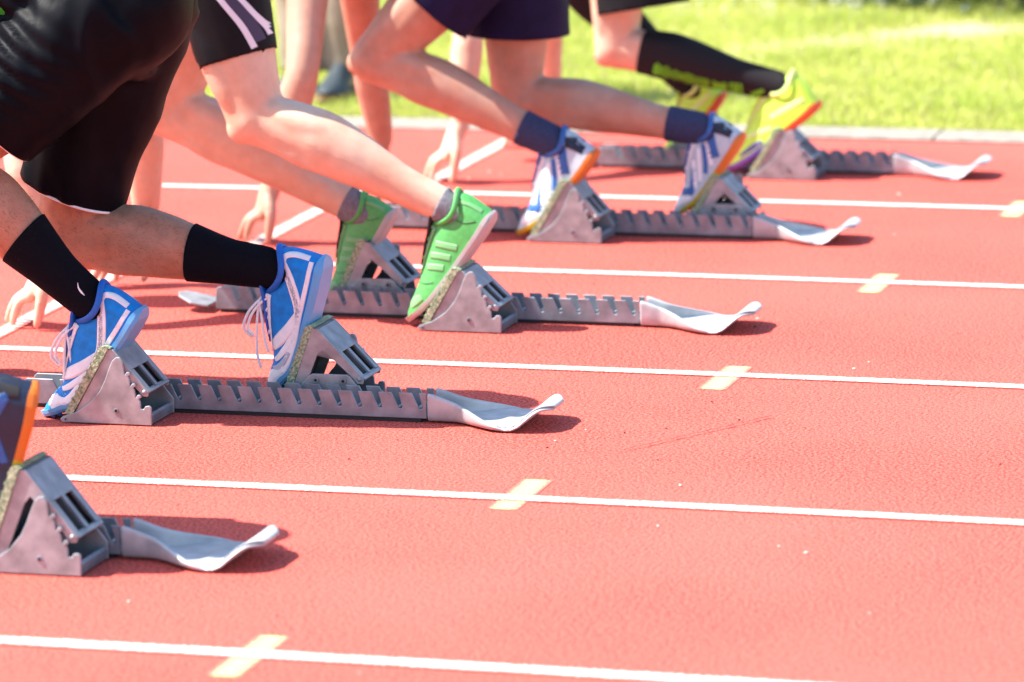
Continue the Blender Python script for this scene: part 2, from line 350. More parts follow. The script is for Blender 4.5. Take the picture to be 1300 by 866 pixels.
# ------------------------------------------------------------------ starting blocks
def sstep(t): t = min(1, max(0, t)); return t * t * (3 - 2 * t)
def build_pedal(root, xr, ang, near, Lp=.15):
    """footrest; xr = rear bottom corner, ang = pad angle. near pedal lies at y<0, far pedal beyond the rail."""
    ped = None
    s = 1 if near else -1
    yo = -.145 if near else .205                     # outer side
    yi = -.006 if near else .068                     # rail side
    def Y(d): return yo + s * d                      # d measured inwards from the outer face
    wdt = abs(yi - yo)
    def P(l): return [(xr + x, z) for x, z in l]
    # outer side plate with stepped notches
    outl = [(-.180, .002), (0, .002), (0, .036), (-.004, .040), (-.012, .039), (-.0155, .033), (-.021, .034)]
    for k in range(3):
        bx, bz = -.021 - .0105 * k, .034 + .0215 * k
        outl += [(bx - .001, bz + .013), (bx - .004, bz + .018), (bx + .002, bz + .0215), (bx - .0005, bz + .0265), (bx - .006, bz + .0262), (bx - .0095, bz + .0215)]
    outl += [(-.0535, .106), (-.056, .124), (-.061, .131), (-.069, .131), (-.0765, .124), (-.083, .110), (-.092, .086), (-.102, .066), (-.122, .042), (-.150, .023), (-.178, .013), (-.1835, .008)]
    bm = bmesh.new(); box(bm, xr - .172, xr - .002, min(Y(.003), Y(wdt - .002)), max(Y(.003), Y(wdt - .002)), .003, .008)
    prism(bm, P([(-.013, .0085), (-.001, .0085), (-.001, .020), (-.006, .024), (-.013, .022)]), min(Y(.006), Y(wdt)), max(Y(.006), Y(wdt)))
    ped = bevel(link('pedal', bm_mesh(bm, 'pedal'), M_alu_dark, root, False))
    bm = bmesh.new(); prism(bm, P(outl), min(Y(0), Y(.006)), max(Y(0), Y(.006)))
    bevel(link('side_plate', bm_mesh(bm, 'side_plate'), M_alu, ped, False), .0016)
    bm = bmesh.new(); prism(bm, P([(-.178, .002), (0, .002), (0, .030), (-.032, .070), (-.038, .074), (-.108, .074), (-.114, .070)]), min(Y(wdt - .006), Y(wdt)), max(Y(wdt - .006), Y(wdt)))
    bevel(link('inner_plate', bm_mesh(bm, 'inner_plate'), M_alu, ped, False))
    for bx, bz, y0, rr in ((-.1, .062, wdt + .0005, .006), (-.045, .062, wdt + .0005, .006), (-.07, .028, -.0015, .0055), (-.172, .0085, -.0015, .0035)):
        bm = bmesh.new(); ya, yb = sorted((Y(y0), Y(y0 + (.003 if y0 < .05 else .0035)))); cyl_y(bm, xr + bx, bz, rr, ya, yb)
        b_ = bevel(link('bolt', bm_mesh(bm, 'bolt'), M_alu_dark if y0 > .05 else M_alu_dark, ped, False), .001)
        bm = bmesh.new(); yc = (Y(y0) - s * .0006) if y0 < .05 else Y(y0 + .0041); ya, yb = sorted((yc, yc + .001)); cyl_y(bm, xr + bx, bz, rr * .5, ya, yb, 6)
        # socket recess of the bolt head is joined to the pedal as a small dark hexagon
        link('bolt_socket', bm_mesh(bm, 'bolt_socket'), M_dark, ped, False)
    # tilting pad carrier
    a = R(ang); hx, hz = -.163, .016; lx, lz = math.cos(a), math.sin(a)
    top = (hx + lx * Lp, hz + lz * Lp); hook = (-.007, .058 if Lp < .145 else .066)
    nx, nz = lz, -lx                                   # pad normal pointing rearwards/down
    t_ = .010
    A_ = [(hx + nx * .004, hz + nz * .004), (top[0] + nx * .002, top[1] + nz * .002), (top[0] + .012, top[1] - .002)]
    bdir = Vector((hook[0] - A_[2][0], hook[1] - A_[2][1])); bl = bdir.length; bdir /= bl; bn = Vector((bdir.y, -bdir.x))   # inward/down normal
    if bn.y > 0: bn = -bn
    def onback(t, d=0): return (A_[2][0] + bdir.x * bl * t + bn.x * d, A_[2][1] + bdir.y * bl * t + bn.y * d)
    # flange: frame with a window
    fl_out = A_ + [onback(1.0), (hook[0] - .002, hook[1] - .010), (hook[0] - .012, hook[1] - .010), onback(.93, .016)]
    def infront(t, d): return (hx + lx * Lp * t + nx * d, hz + lz * Lp * t + nz * d)
    inner = [onback(.50, .018), onback(.22, .022), infront(.80, .034), infront(.70, .028), infront(.10, .026)]
    poly = fl_out + [onback(.90, .015)] + inner + [infront(.03, .016)]
    for d0 in (.0065, wdt - .0125):
        bm = bmesh.new(); prism(bm, P(poly), min(Y(d0), Y(d0 + .006)), max(Y(d0), Y(d0 + .006)))
        bevel(link('pad_flange', bm_mesh(bm, 'pad_flange'), M_alu, ped, False), .0014)
    # web plate closing the lower part of the window behind the rubber
    bm = bmesh.new(); ya, yb = sorted((Y(.014), Y(wdt - .014)))
    prism(bm, P([infront(0, .003), infront(1, .003), infront(1, .009), infront(0, .009)]), ya, yb)
    # back panel, solid above, bars below
    prism(bm, P([onback(0, 0), onback(.48, 0), onback(.48, .005), onback(0, .005)]), ya, yb)
    for f0, f1 in ((0, .12), (.44, .56), (.88, 1)):
        y0, y1 = ya + (yb - ya) * f0, ya + (yb - ya) * f1
        prism(bm, P([onback(.481, .0002), onback(.96, .0002), onback(.96, .0055), onback(.481, .0055)]), y0, y1)
    prism(bm, P([onback(.965, -.001), onback(1.02, -.001), onback(1.02, .008), onback(.965, .008)]), ya - .004, yb + .004)
    prism(bm, P([onback(.97, .010), onback(.97, .014), infront(.06, .016), infront(.06, .012)]), ya, yb)
    bk = bmesh.new(); prism(bk, P([onback(.44, .0125), onback(.95, .0125), onback(.95, .0155), onback(.44, .0155)]), ya + .001, yb - .001)  # added black plate: paints the cavity's shade behind the back panel openings
    link('window_shade_plate', bm_mesh(bk, 'window_shade_plate'), M_black, ped, False)
    bevel(link('back_panel', bm_mesh(bm, 'back_panel'), M_alu_dark, ped, False), .0012)
    bm = bmesh.new(); yb0, yb1 = sorted((Y(.003), Y(wdt - .006)))
    pp = [infront(-.02, -.012), infront(.985, -.012), infront(1.02, -.006), infront(1.03, .006), (top[0] + .006, top[1] + .0025), infront(1.005, .0025), infront(-.02, .0028)]
    prism(bm, P(pp), yb0, yb1)
    bevel(link('rubber_pad', bm_mesh(bm, 'rubber_pad'), M_rubber, ped, False), .002)
    # strip of ribs on the pad face
    for k in range(9):
        bm = bmesh.new(); t = .06 + .105 * k
        prism(bm, P([infront(t, -.0122), infront(t + .045, -.0122), infront(t + .035, -.0150), infront(t + .01, -.0150)]), yb0 + .004, yb1 - .004)
        link('pad_rib', bm_mesh(bm, 'pad_rib'), M_rubber, ped, False)
    bm = bmesh.new(); c = onback(.2, -.0008); cyl_y(bm, xr + hook[0] - .008, hook[1] - .001, .0045, Y(.0045) if s > 0 else Y(wdt - .004), Y(wdt - .004) if s > 0 else Y(.0045), 12)
    link('hook_rod', bm_mesh(bm, 'hook_rod'), M_alu, ped)
    return ped

def build_block(i, label):
    d = LANE[i]; root = tag(empty('starting_block', (*d['o'], 0), d['a']), label, 'starting block', 'starting blocks along the lanes')
    x0, x1 = d['front'], d['tip'] - .252
    zt, zs = .0565, .027
    def wall(y0, y1):
        bm = bmesh.new(); pts = [(x0, .008), (x1, .008)]
        top = []; x = x1; pitch = .0400
        top.append((x1, zt)); sx = x1 - .020
        while sx > x0 + .03:
            top += [(sx + .0045, zt), (sx + .0125, zs + .003), (sx + .011, zs - .001), (sx + .006, zs - .001), (sx + .0040, zs + .003), (sx - .0090, zt)]
            sx -= pitch
        top.append((x0 + .006, zt)); top.append((x0, zt - .006))
        prism(bm, pts + top, y0, y1)
        return bm_mesh(bm, 'rail_wall')
    bm = bmesh.new(); box(bm, x0 + .001, x1 - .001, .0045, .0555, .0085, .0125)
    spine = bevel(link('centre_rail', bm_mesh(bm, 'centre_rail'), M_alu_dark, root, False))
    bevel(link('rail_wall', wall(0, .004), M_alu_dark, spine, False), .0009, 1)
    bevel(link('rail_wall', wall(.056, .060), M_alu_dark, spine, False), .0009, 1)
    bm = bmesh.new(); cyl_y(bm, .005, zs + .0015, .0028, .0042, .0558, 8); pin = bm_mesh(bm, 'cross_pin')
    sx = x1 - .020
    while sx > x0 + .03:
        link('cross_pin', pin, M_alu, spine).location.x = sx; sx -= .0400
    bm = bmesh.new(); box(bm, x0 + .01, x1 - .012, .003, .057, .0005, .0078)
    link('rubber_foot', bm_mesh(bm, 'rubber_foot'), M_black, root, False)
    # front anchor plate
    bm = bmesh.new(); pl = [(-.012, -.022), (-.012, .082), (-.05, .086), (-.085, .062), (-.095, .03), (-.085, -.002), (-.05, -.026)]
    a = [bm.verts.new((x0 + px, py, .014 + .020 * max(0, (-px - .03) / .065))) for px, py in pl]; bm.faces.new(a)
    o = link('front_plate', bm_mesh(bm, 'front_plate'), M_alu, root, False); sf = o.modifiers.new('s', 'SOLIDIFY'); sf.thickness = .005; sf.offset = -1; bevel(o)
    # tail piece
    L_ = d['tip'] - x1 - .002; bm = bmesh.new(); NU, NV = 44, 24; rows = []
    for u_ in range(NU + 1):
        u = u_ / NU; b = .031 + .066 * sstep((u - .16) / .46); h = .0495 * (1 - min(1, max(0, (u - .03) / .62))) ** 1.05 + .0015
        if u > .70: b *= max(.34, max(0, 1 - ((u - .70) / .308) ** 2.8) ** .5)
        zf = .0065 + (.036 * sstep((u - .70) / .24)) - .004 * sstep((u - .93) / .08)
        row = []
        for v_ in range(NV + 1):
            v = v_ / NV * 2 - 1; av = abs(v); sgn = 1 if v > 0 else -1
            if av > .6: q = (av - .6) / .4; y = sgn * b * (.93 + .07 * sstep(q * 2)); z = zf + h * q
            else: y = b * .93 * v / .6; z = zf + .002 * (av / .6) ** 4 + .003 * math.exp(-((u - .62) / .03) ** 2) * sstep((.5 - av) * 8)
            row.append(bm.verts.new((x1 + .002 + L_ * u, .03 + y, z)))
        rows.append(row)
    for u_ in range(NU):
        for v_ in range(NV): bm.faces.new((rows[u_][v_], rows[u_ + 1][v_], rows[u_ + 1][v_ + 1], rows[u_][v_ + 1]))
    bmesh.ops.remove_doubles(bm, verts=bm.verts[:], dist=.0004)
    o = link('tail_piece', bm_mesh(bm, 'tail_piece'), M_tail, root); sf = o.modifiers.new('s', 'SOLIDIFY'); sf.thickness = .009; sf.offset = 0
    ss = o.modifiers.new('ss', 'SUBSURF'); ss.levels = 1; ss.render_levels = 1
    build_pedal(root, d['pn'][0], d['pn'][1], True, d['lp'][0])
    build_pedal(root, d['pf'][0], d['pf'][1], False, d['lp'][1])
    return root
build_block(1, 'starting block in the nearest lane, cut off by the left edge')
build_block(2, 'starting block under the bright blue shoes worn with black socks')
build_block(3, 'starting block under the green shoes')
build_block(4, 'starting block under the blue and white shoes with orange heels')
build_block(5, 'farthest starting block, under the neon yellow shoe, beside the kerb')
# ------------------------------------------------------------------ shoes
SL = .300
def lerp_tab(tab, x):
    if x <= tab[0][0]: return tab[0][1]
    for (a, b), (c, d_) in zip(tab, tab[1:]):
        if x <= c:
            t = (x - a) / (c - a); t = t * t * (3 - 2 * t) if False else t
            return b + (d_ - b) * t
    return tab[-1][1]
Z_BOT = [(0, .012), (.02, .004), (.06, .001), (.16, .0), (.22, .001), (.26, .006), (.30, .018)]
Z_TOP = [(0, .056), (.004, .082), (.012, .104), (.03, .104), (.05, .098), (.07, .098), (.09, .100), (.105, .100), (.12, .095), (.15, .083), (.18, .068), (.21, .057), (.24, .048), (.265, .041), (.285, .034), (.296, .027), (.30, .020)]
H_WID = [(0, .005), (.004, .020), (.012, .030), (.03, .0385), (.06, .041), (.10, .039), (.14, .040), (.18, .044), (.205, .047), (.23, .045), (.255, .038), (.275, .029), (.29, .019), (.297, .010), (.30, .003)]
NSE = 2.7
def bend_pt(p, beta):
    x0 = .195
    if p.x <= x0 or not beta: return p
    k = min(1, (p.x - x0) / .05); a = beta * k; dx = p.x - x0
    return Vector((x0 + dx * math.cos(a) - p.z * math.sin(a) * k, p.y, dx * math.sin(a) * .75 + p.z * math.cos(a)))
def shoe_bm(beta):
    bm = bmesh.new(); rows = []; NX, NT = 64, 26
    for i in range(NX + 1):
        x = SL * (1 - math.cos(math.pi * i / NX)) / 2
        zb, zt, hw = lerp_tab(Z_BOT, x) + .008, lerp_tab(Z_TOP, x), lerp_tab(H_WID, x)
        row = []
        for k in range(NT + 1):
            a = math.pi * k / NT; c, s = math.cos(a), max(0.0, math.sin(a))
            y = -hw * math.copysign(abs(c) ** (2 / NSE), c); z = zb + (zt - zb) * s ** (2 / (NSE - .5 * min(1, x / .1)))
            lean = 1 - .16 * ((z - zb) / max(.001, zt - zb)) * (1 if x > .03 else x / .03)
            row.append(bm.verts.new(bend_pt(Vector((x, y * lean, z)), beta)))
        rows.append(row)
    for i in range(NX):
        for k in range(NT): bm.faces.new((rows[i][k], rows[i][k + 1], rows[i + 1][k + 1], rows[i + 1][k]))
    for r in (rows[0], rows[-1]):
        try: bm.faces.new(r)
        except Exception: pass
    return bm
def strip_on(bvh, pts, wid, off=.0012, side=-1, n=14, beta=0, m_=4):
    """thin band conforming to the shoe side; pts in the shoe's (x, z) side view"""
    C = catmull([Vector((x, z, 0)) for x, z in pts], n); bm = bmesh.new(); rows = []
    W_ = wid if isinstance(wid, (list, tuple)) else [wid] * len(pts); Wc = catmull([Vector((q, 0, 0)) for q in W_], n)
    for i, c in enumerate(C):
        t = (C[min(i + 1, len(C) - 1)] - C[max(0, i - 1)]); t.z = 0; t.normalize(); nn = Vector((-t.y, t.x, 0)); row = []
        for k in range(m_ + 1):
            q = c + nn * (Wc[i].x * (k / m_ - .5)); p = bend_pt(Vector((q.x, 0, q.y)), beta)
            hit = bvh.ray_cast(Vector((p.x, side * .12, p.z)), Vector((0, -side, 0)))
            row.append(bm.verts.new(hit[0] + hit[1] * off if hit[0] and hit[1].y * side > -.2 else hit[0] + Vector((0, side * off, 0))) if hit[0] else None)
        rows.append(row)
    for i in range(len(rows) - 1):
        for k in range(m_):
            q = (rows[i][k], rows[i][k + 1], rows[i + 1][k + 1], rows[i + 1][k])
            if all(q): bm.faces.new(q)
    return bm
def build_shoe(person, H, T, style, beta=.15, yaw=0, near=True):
    H, T = Vector(H), Vector(T); d = T - H; tip = bend_pt(Vector((SL, 0, .014)), beta); sc = d.length / tip.length; d.normalize()
    de = math.atan2(tip.z, tip.x); d = Matrix.Rotation(de, 3, 'Y') @ d if (Matrix.Rotation(de, 3, 'Y') @ d).z < (Matrix.Rotation(-de, 3, 'Y') @ d).z else Matrix.Rotation(-de, 3, 'Y') @ d
    upv = Vector((d.z, 0, -d.x))
    if upv.x > 0: upv = -upv
    lat = upv.cross(d)
    bm = shoe_bm(beta); bvh = BVHTree.FromBMesh(bm)
    shoe = link('shoe', bm_mesh(bm, 'shoe'), style['upper'], person)
    M = Matrix((d, lat, upv)).transposed().to_4x4(); M.translation = H
    fat = style.get('fat', 1); M = M @ Matrix.Rotation(yaw, 4, 'X') @ Matrix.Diagonal((sc, sc * fat, sc * fat, 1)); shoe.matrix_local = M
    sign = -1 if (M.to_3x3() @ Vector((0, -1, 0))).y < 0 else 1            # which local side faces the camera side
    def add(name, bm_, mt, smooth=True, sol=0):
        o = link(name, bm_mesh(bm_, name), mt, shoe, smooth)
        if sol: s_ = o.modifiers.new('s', 'SOLIDIFY'); s_.thickness = sol; s_.offset = 1
        return o
    # sole
    bm = bmesh.new(); rows = []
    NX = 48
    for i in range(NX + 1):
        x = SL * (1 - math.cos(math.pi * i / NX)) / 2; xx = -.003 + x * 1.02; hw = lerp_tab(H_WID, x) + .0022; zb = lerp_tab(Z_BOT, x)
        th = .016 - .004 * (x / SL) + .004 * math.exp(-(x / .02) ** 2)
        th *= min(1, .30 + x / .03)
        row = [(-hw * .93, zb), (-hw * 1.0, zb + th * .45), (-hw * .99, zb + th), (hw * .99, zb + th), (hw, zb + th * .45), (hw * .93, zb)]
        rows.append([bm.verts.new(bend_pt(Vector((xx, y, z)), beta)) for y, z in row])
    for i in range(NX):
        for k in range(6):
            k2 = (k + 1) % 6; f = bm.faces.new((rows[i][k], rows[i][k2], rows[i + 1][k2], rows[i + 1][k]))
    bm.faces.new(rows[0]); bm.faces.new(rows[-1][::-1])
    so_ = add('sole', bm, style['sole'], False)
    if 'sole2' in style:
        so_.data.materials.append(style['sole2'])
        for f in so_.data.polygons:
            if f.center.x > style.get('sole_split', .14): f.material_index = 1
    bevel(so_, .0015, 2, 50)
    # studs of the spike plate
    for k in range(7):
        for sgn in (-1, 1):
            x = .185 + .015 * k; hw = lerp_tab(H_WID, x); bm = bmesh.new()
            c = bend_pt(Vector((x, sgn * hw * .80, lerp_tab(Z_BOT, x) - .002)), beta)
            bmesh.ops.create_cone(bm, cap_ends=True, segments=7, radius1=.0052, radius2=.003, depth=.008, matrix=Matrix.Translation(c) @ Matrix.Rotation(math.pi, 4, 'X'))
            add('sole_stud', bm, style.get('stud', style['sole']), False)
    # padded collar
    bm = bmesh.new(); loop = []
    for k in range(28):
        a = 2 * math.pi * k / 28; cx = .053 + .046 * math.cos(a); y = .0365 * math.sin(a) * (1 - .10 * math.cos(a)); z = .079 + .022 * math.cos(a) ** 2 * (1.1 if math.cos(a) < 0 else 1.0)
        loop.append(Vector((cx, y, z)))
    rings = []
    for i, c in enumerate(loop):
        t = (loop[(i + 1) % 28] - loop[i - 1]).normalized(); nn = Vector((0, 0, 1)).cross(t).normalized(); b = t.cross(nn)
        rings.append([bm.verts.new(c + nn * (.0034 * math.cos(q * math.pi / 5)) + b * (.0062 * math.sin(q * math.pi / 5))) for q in range(10)])
    for i in range(28):
        for q in range(10): bm.faces.new((rings[i][q], rings[i][(q + 1) % 10], rings[(i + 1) % 28][(q + 1) % 10], rings[(i + 1) % 28][q]))
    add('collar', bm, style['collar'])
    # tongue
    bm = bmesh.new(); tg = [bend_pt(Vector((x, 0, z)), beta) for x, z in ((.072, .122), (.090, .113), (.115, .101), (.15, .087), (.185, .071))]
    tube(bm, tg, [(.004, .020), (.006, .023), (.005, .021), (.004, .018), (.003, .012)], lat=(0, 1, 0), seg=12, n=4); add('tongue', bm, style['tongue'])
    # eyestay bands and laces
    for side in (-1, 1):
        bm = bmesh.new(); A = []
        for x in [.098 + .1 * k / 12 for k in range(13)]:
            row = []
            for y in (.010, .015, .021):
                hit = bvh.ray_cast(bend_pt(Vector((x, side * y, .0)), beta) + Vector((0, 0, .2)), Vector((0, 0, -1)))
                row.append(bm.verts.new(hit[0] + Vector((0, 0, .0018))) if hit[0] else None)
            A.append(row)
        for i in range(12):
            for k in range(2):
                q = (A[i][k], A[i][k + 1], A[i + 1][k + 1], A[i + 1][k])
                if all(q): bm.faces.new(q)
        add('eyestay', bm, style['lace'], True, .0015)
    for k in range(5):
        x = .106 + .019 * k; bm = bmesh.new(); pts = []
        for y in (-.017, -.009, 0, .009, .017):
            z = lerp_tab(Z_TOP, x) + .0045 - .006 * (y / .017) ** 2
            pts.append(bend_pt(Vector((x + (.004 if k % 2 else -.004) * y / .017, y, z)), beta))
        tube(bm, pts, [(.0022, .0042)] * 5, lat=(1, 0, 0), seg=8, n=3); add('lace', bm, style['lace'])
    if style.get('bow'):
        rnd = random.Random(len(style['name']))
        bx, bz = .108, .102; g_ = M.to_3x3().inverted() @ Vector((0, 0, -1)); g_.normalize()
        outw = Vector((0, sign * -1.0, 0)); outw = Vector((0, -1 if sign < 0 else 1, 0))
        side_v = Vector((0, 1, 0)) * (1 if (M.to_3x3() @ Vector((0, 1, 0))).y < 0 else -1)
        lv = M.to_3x3().inverted() @ Vector((-1, 0, 0)); lv.normalize()
        def hang(l1, sp, le):
            b0 = Vector((bx, 0, bz))
            return [b0, b0 + side_v * .012 + lv * .010 + g_ * .004, b0 + side_v * .020 + lv * (.018 + sp) + g_ * l1 * .4, b0 + side_v * .022 + lv * (.020 + sp * 1.6) + g_ * l1 * .8, b0 + side_v * (.020 + le) + lv * (.012 + sp * 1.5) + g_ * l1]
        for l1, sp in ((.068, .012),):
            a = hang(l1, sp, .0); bck = [p + lv * -.009 + side_v * .003 for p in a[::-1]]
            bm = bmesh.new(); tube(bm, a + [a[-1] + lv * -.006 + g_ * .004] + bck, [(.0026, .0046)] * 11, seg=7, n=4); add('lace_loop', bm, style['lace'])
        for l1, sp in ((.130, -.004), (.10, -.014)):
            bm = bmesh.new(); tube(bm, hang(l1, sp, .004), [(.0024, .0044)] * 5, seg=7, n=5); add('lace_end', bm, style['lace'])
    for pts, wid, mt, nm in style['bands']:
        for side in (-1, 1):
            bm = strip_on(bvh, pts, wid, beta=beta, side=side)
            if len(bm.faces): add(nm, bm, mt, True, .0008)
            else: bm.free()
    ank = M @ Vector((.056, 0, .100 / fat)); heel = M @ Vector((.052, 0, .05 / fat))
    return ank, heel

def cloth(name, c, **k): return mat(name, c, .75, **k)
WHT = mat('white_synthetic', (.78, .78, .80), .5, noise_scale=60, noise_amt=.06)
GREYW = mat('pale_grey_synthetic', (.40, .43, .50), .45, noise_scale=60, noise_amt=.06)
BLUE = mat('blue_mesh', (.0, .20, .60), .55, spec=.3, noise_scale=80, noise_amt=.14, bump=.15, bump_scale=700)
BLUED = mat('deep_blue_mesh', (.002, .11, .48), .55, noise_scale=80, noise_amt=.1)
LBLUE = mat('light_blue_sole', (.10, .33, .60), .45)
LACE = mat('white_lace', (.80, .80, .80), .8, noise_scale=300, noise_amt=.08)
GRN = mat('bright_green_mesh', (.075, .36, .085), .5, noise_scale=90, noise_amt=.12, bump=.12, bump_scale=700)
GRND = mat('dark_green_overlay', (.03, .17, .04), .5)
GRNL = mat('pale_green_overlay', (.16, .42, .16), .5)
SOLE_PALE = mat('pale_grey_sole', (.42, .38, .37), .6)
SILV = mat('silver_blue_mesh', (.42, .52, .58), .5, noise_scale=80, noise_amt=.1)
NAVY = mat('navy_mesh', (.005, .010, .030), .5, noise_scale=80, noise_amt=.2)
MIDB = mat('mid_blue_mesh', (.015, .10, .34), .5, noise_scale=80, noise_amt=.12)
ORANGE = mat('orange_sole', (.55, .15, .008), .55)
YELL = mat('yellow_sole', (.46, .33, .006), .55)
NEON = mat('neon_yellow_mesh', (.50, .84, .06), .5, noise_scale=70, noise_amt=.06)
NEONP = mat('pale_neon_overlay', (.62, .84, .26), .5)
PURP = mat('purple_sole', (.10, .05, .30), .5)
REDO = mat('red_orange_sole', (.62, .08, .015), .5)
BLK = mat('black_fabric', (.010, .010, .012), .7, noise_scale=40, noise_amt=.2)
ST = {
 2: dict(name='blue', upper=BLUE, sole=LBLUE, stud=BLUED, collar=BLUED, tongue=BLUED, lace=LACE, bow=True, bands=[
    ([(.012, .030), (.055, .026), (.115, .024), (.18, .021), (.27, .024)], [0.0091, 0.0091, 0.0104, 0.0156, 0.0130], WHT, 'white_band'),
    ([(.008, .036), (.010, .066), (.020, .083), (.036, .080)], [0.0078, 0.0091, 0.0104, 0.0104], WHT, 'white_band'),
    ([(.030, .082), (.052, .060), (.082, .038), (.108, .026)], [0.0104, 0.0111, 0.0111, 0.0091], WHT, 'white_band'),
    ([(.040, .078), (.062, .058), (.092, .037), (.118, .027)], [0.0065, 0.0078, 0.0078, 0.0065], GREYW, 'grey_band'),
    ([(.046, .076), (.071, .056), (.101, .036), (.126, .027)], [0.0052, 0.0065, 0.0065, 0.0052], WHT, 'white_band'),
    ([(.108, .026), (.145, .037), (.172, .050), (.190, .060)], [0.0130, 0.0208, 0.0221, 0.0156], WHT, 'white_band'),
    ([(.150, .024), (.185, .034), (.212, .046)], [0.0078, 0.0117, 0.0091], WHT, 'white_band'),
    ([(.185, .023), (.215, .030), (.238, .040)], [0.0078, 0.0117, 0.0091], GREYW, 'grey_band'),
    ([(.225, .024), (.252, .030), (.272, .034)], [0.0130, 0.0195, 0.0130], WHT, 'toe_band')]),
 3: dict(name='green', upper=GRN, sole=SOLE_PALE, stud=BLK, collar=GRN, tongue=BLK, lace=GRNL, bands=[
    ([(.100, .028), (.112, .050), (.124, .072)], .014, GRNL, 'side_stripe'),
    ([(.126, .027), (.138, .048), (.150, .066)], .014, GRNL, 'side_stripe'),
    ([(.152, .026), (.164, .044), (.175, .058)], .014, GRNL, 'side_stripe'),
    ([(.232, .026), (.250, .032), (.268, .034)], [.014, .020, .012], GRNL, 'toe_band'), ([(.030, .030), (.050, .050), (.058, .078)], .003, GRND, 'seam_line'), ([(.190, .026), (.205, .040), (.212, .052)], .003, GRND, 'seam_line'),
    ([(.008, .032), (.012, .060), (.022, .084)], .007, GRNL, 'heel_band')]),
 4: dict(name='navy', fat=1.12, upper=SILV, sole=ORANGE, sole2=YELL, sole_split=.12, stud=BLK, collar=MIDB, tongue=MIDB, lace=LACE, bow=False, bands=[
    ([(.012, .034), (.018, .060), (.030, .078)], [.026, .030, .024], NAVY, 'heel_panel'),
    ([(.066, .078), (.090, .052), (.112, .028)], .009, WHT, 'white_band'),
    ([(.046, .080), (.070, .056), (.090, .032)], .026, MIDB, 'blue_panel'), ([(.20, .030), (.215, .040), (.222, .050)], .020, MIDB, 'blue_panel'), ([(.082, .076), (.110, .050), (.140, .028)], .012, MIDB, 'blue_band'), ([(.150, .060), (.178, .044), (.205, .027)], .012, MIDB, 'blue_band'),
    ([(.100, .078), (.132, .054), (.165, .028)], .009, WHT, 'white_band'),
    ([(.135, .072), (.160, .050), (.188, .027)], .009, WHT, 'white_band'),
    ([(.215, .024), (.245, .032), (.270, .034)], [.012, .020, .012], WHT, 'toe_band')]),
 5: dict(name='neon', fat=1.18, upper=NEON, sole=REDO, sole2=PURP, sole_split=.11, stud=PURP, collar=NEONP, tongue=NEON, lace=NEONP, bands=[
    ([(.020, .040), (.070, .045), (.120, .050)], [.010, .014, .010], NEONP, 'side_band'),
    ([(.130, .030), (.170, .040), (.200, .050)], [.008, .012, .008], NEONP, 'side_band'),
    ([(.17, .021), (.20, .022), (.24, .024)], [.006, .010, .006], PURP, 'purple_band')]),
 1: dict(name='dark', fat=1.1, upper=mat('ink_blue_mesh', (.004, .013, .040), .5, noise_scale=80, noise_amt=.2), sole=ORANGE, sole2=YELL, sole_split=.12, stud=BLK, collar=BLK, tongue=NAVY, lace=LACE, bands=[
    ([(.012, .034), (.016, .060), (.026, .086)], [.020, .028, .024], BLK, 'heel_panel'),
    ([(.022, .050), (.040, .060), (.062, .060)], [.012, .024, .014], MIDB, 'blue_band'),
    ([(.070, .066), (.100, .046), (.130, .026)], .012, MIDB, 'blue_band'),
    ([(.120, .070), (.150, .048), (.180, .026)], .010, WHT, 'white_band')]),
}

# ------------------------------------------------------------------ runners
PEOPLE = {
 1: dict(HL=(-.1446, -.082, .3017), TL=(-.2629, -.082, .0252), KL=(-.66, -.09, .34), HR=(-.46, .135, .20), TR=(-.66, .135, .01), KR=(-.95, .135, .47), hip=(-.60, .03, .78), sh=(-1.02, .03, .68),
         hn=(-.98, -.30), hf=(-.98, .36), ls=1.0),
 2: dict(HL=(-.3617, -.082, .2085), TL=(-.575, -.082, -.002), KL=(-.7922, -.095, .4869), HR=(-.0626, .135, .288), TR=(-.1891, .135, .0108), KR=(-.6035, .135, .3158), hip=(-.4432, .03, .775), sh=(-.90, .03, .86),
         hn=(-.93, -.30), hf=(-.865, .372), ls=1.10),
 3: dict(HL=(-.1602, -.082, .2409), TL=(-.3548, -.082, .008), KL=(-.6951, -.085, .4409), HR=(-.442, .135, .2085), TR=(-.6059, .135, .0035), KR=(-.9726, .135, .4253), hip=(-.8207, .03, .8551), sh=(-1.21, .03, .68),
         hn=(-1.12, -.307), hf=(-1.10, .33), ls=1.05, EL=(-1.16, -.26, .36), WL=(-1.10, -.262, .148), ER=(-1.07, .27, .3503), WR=(-1.09, .33, .145)),
 4: dict(HL=(-.1848, -.082, .2073), TL=(-.3815, -.082, .0045), KL=(-.7449, -.085, .4216), HR=(.1258, .135, .2289), TR=(-.049, .135, .0248), KR=(-.4504, .135, .3093), hip=(-.4397, .03, .745), sh=(-.88, .03, .69),
         hn=(-.941, -.331), hf=(-.885, .42), ls=.98, EL=(-.868, -.27, .4097), WL=(-.940, -.285, .150), ER=(-.8881, .36, .3521), WR=(-.8754, .43, .150)),
 5: dict(HL=(-.0835, -.082, .1845), TL=(-.3347, -.082, .0082), KL=(-.6392, -.085, .3318), HR=(-.3833, .135, .1831), TR=(-.5557, .135, .0072), KR=(-.8572, .135, .5159), hip=(-.63, .03, .80), sh=(-1.05, .03, .68),
         hn=(-1.001, -.40), hf=(-.965, .44), ls=.95, EL=(-.985, -.29, .385), WL=(-.990, -.345, .158), ER=(-.935, .34, .40), WR=(-.9458, .43, .155)),
}
SHANK = [(0, .059, 0), (.10, .057, .004), (.22, .061, .010), (.34, .0635, .013), (.47, .0585, .011), (.60, .050, .007), (.74, .042, .003), (.88, .0365, .0), (1, .0345, 0)]
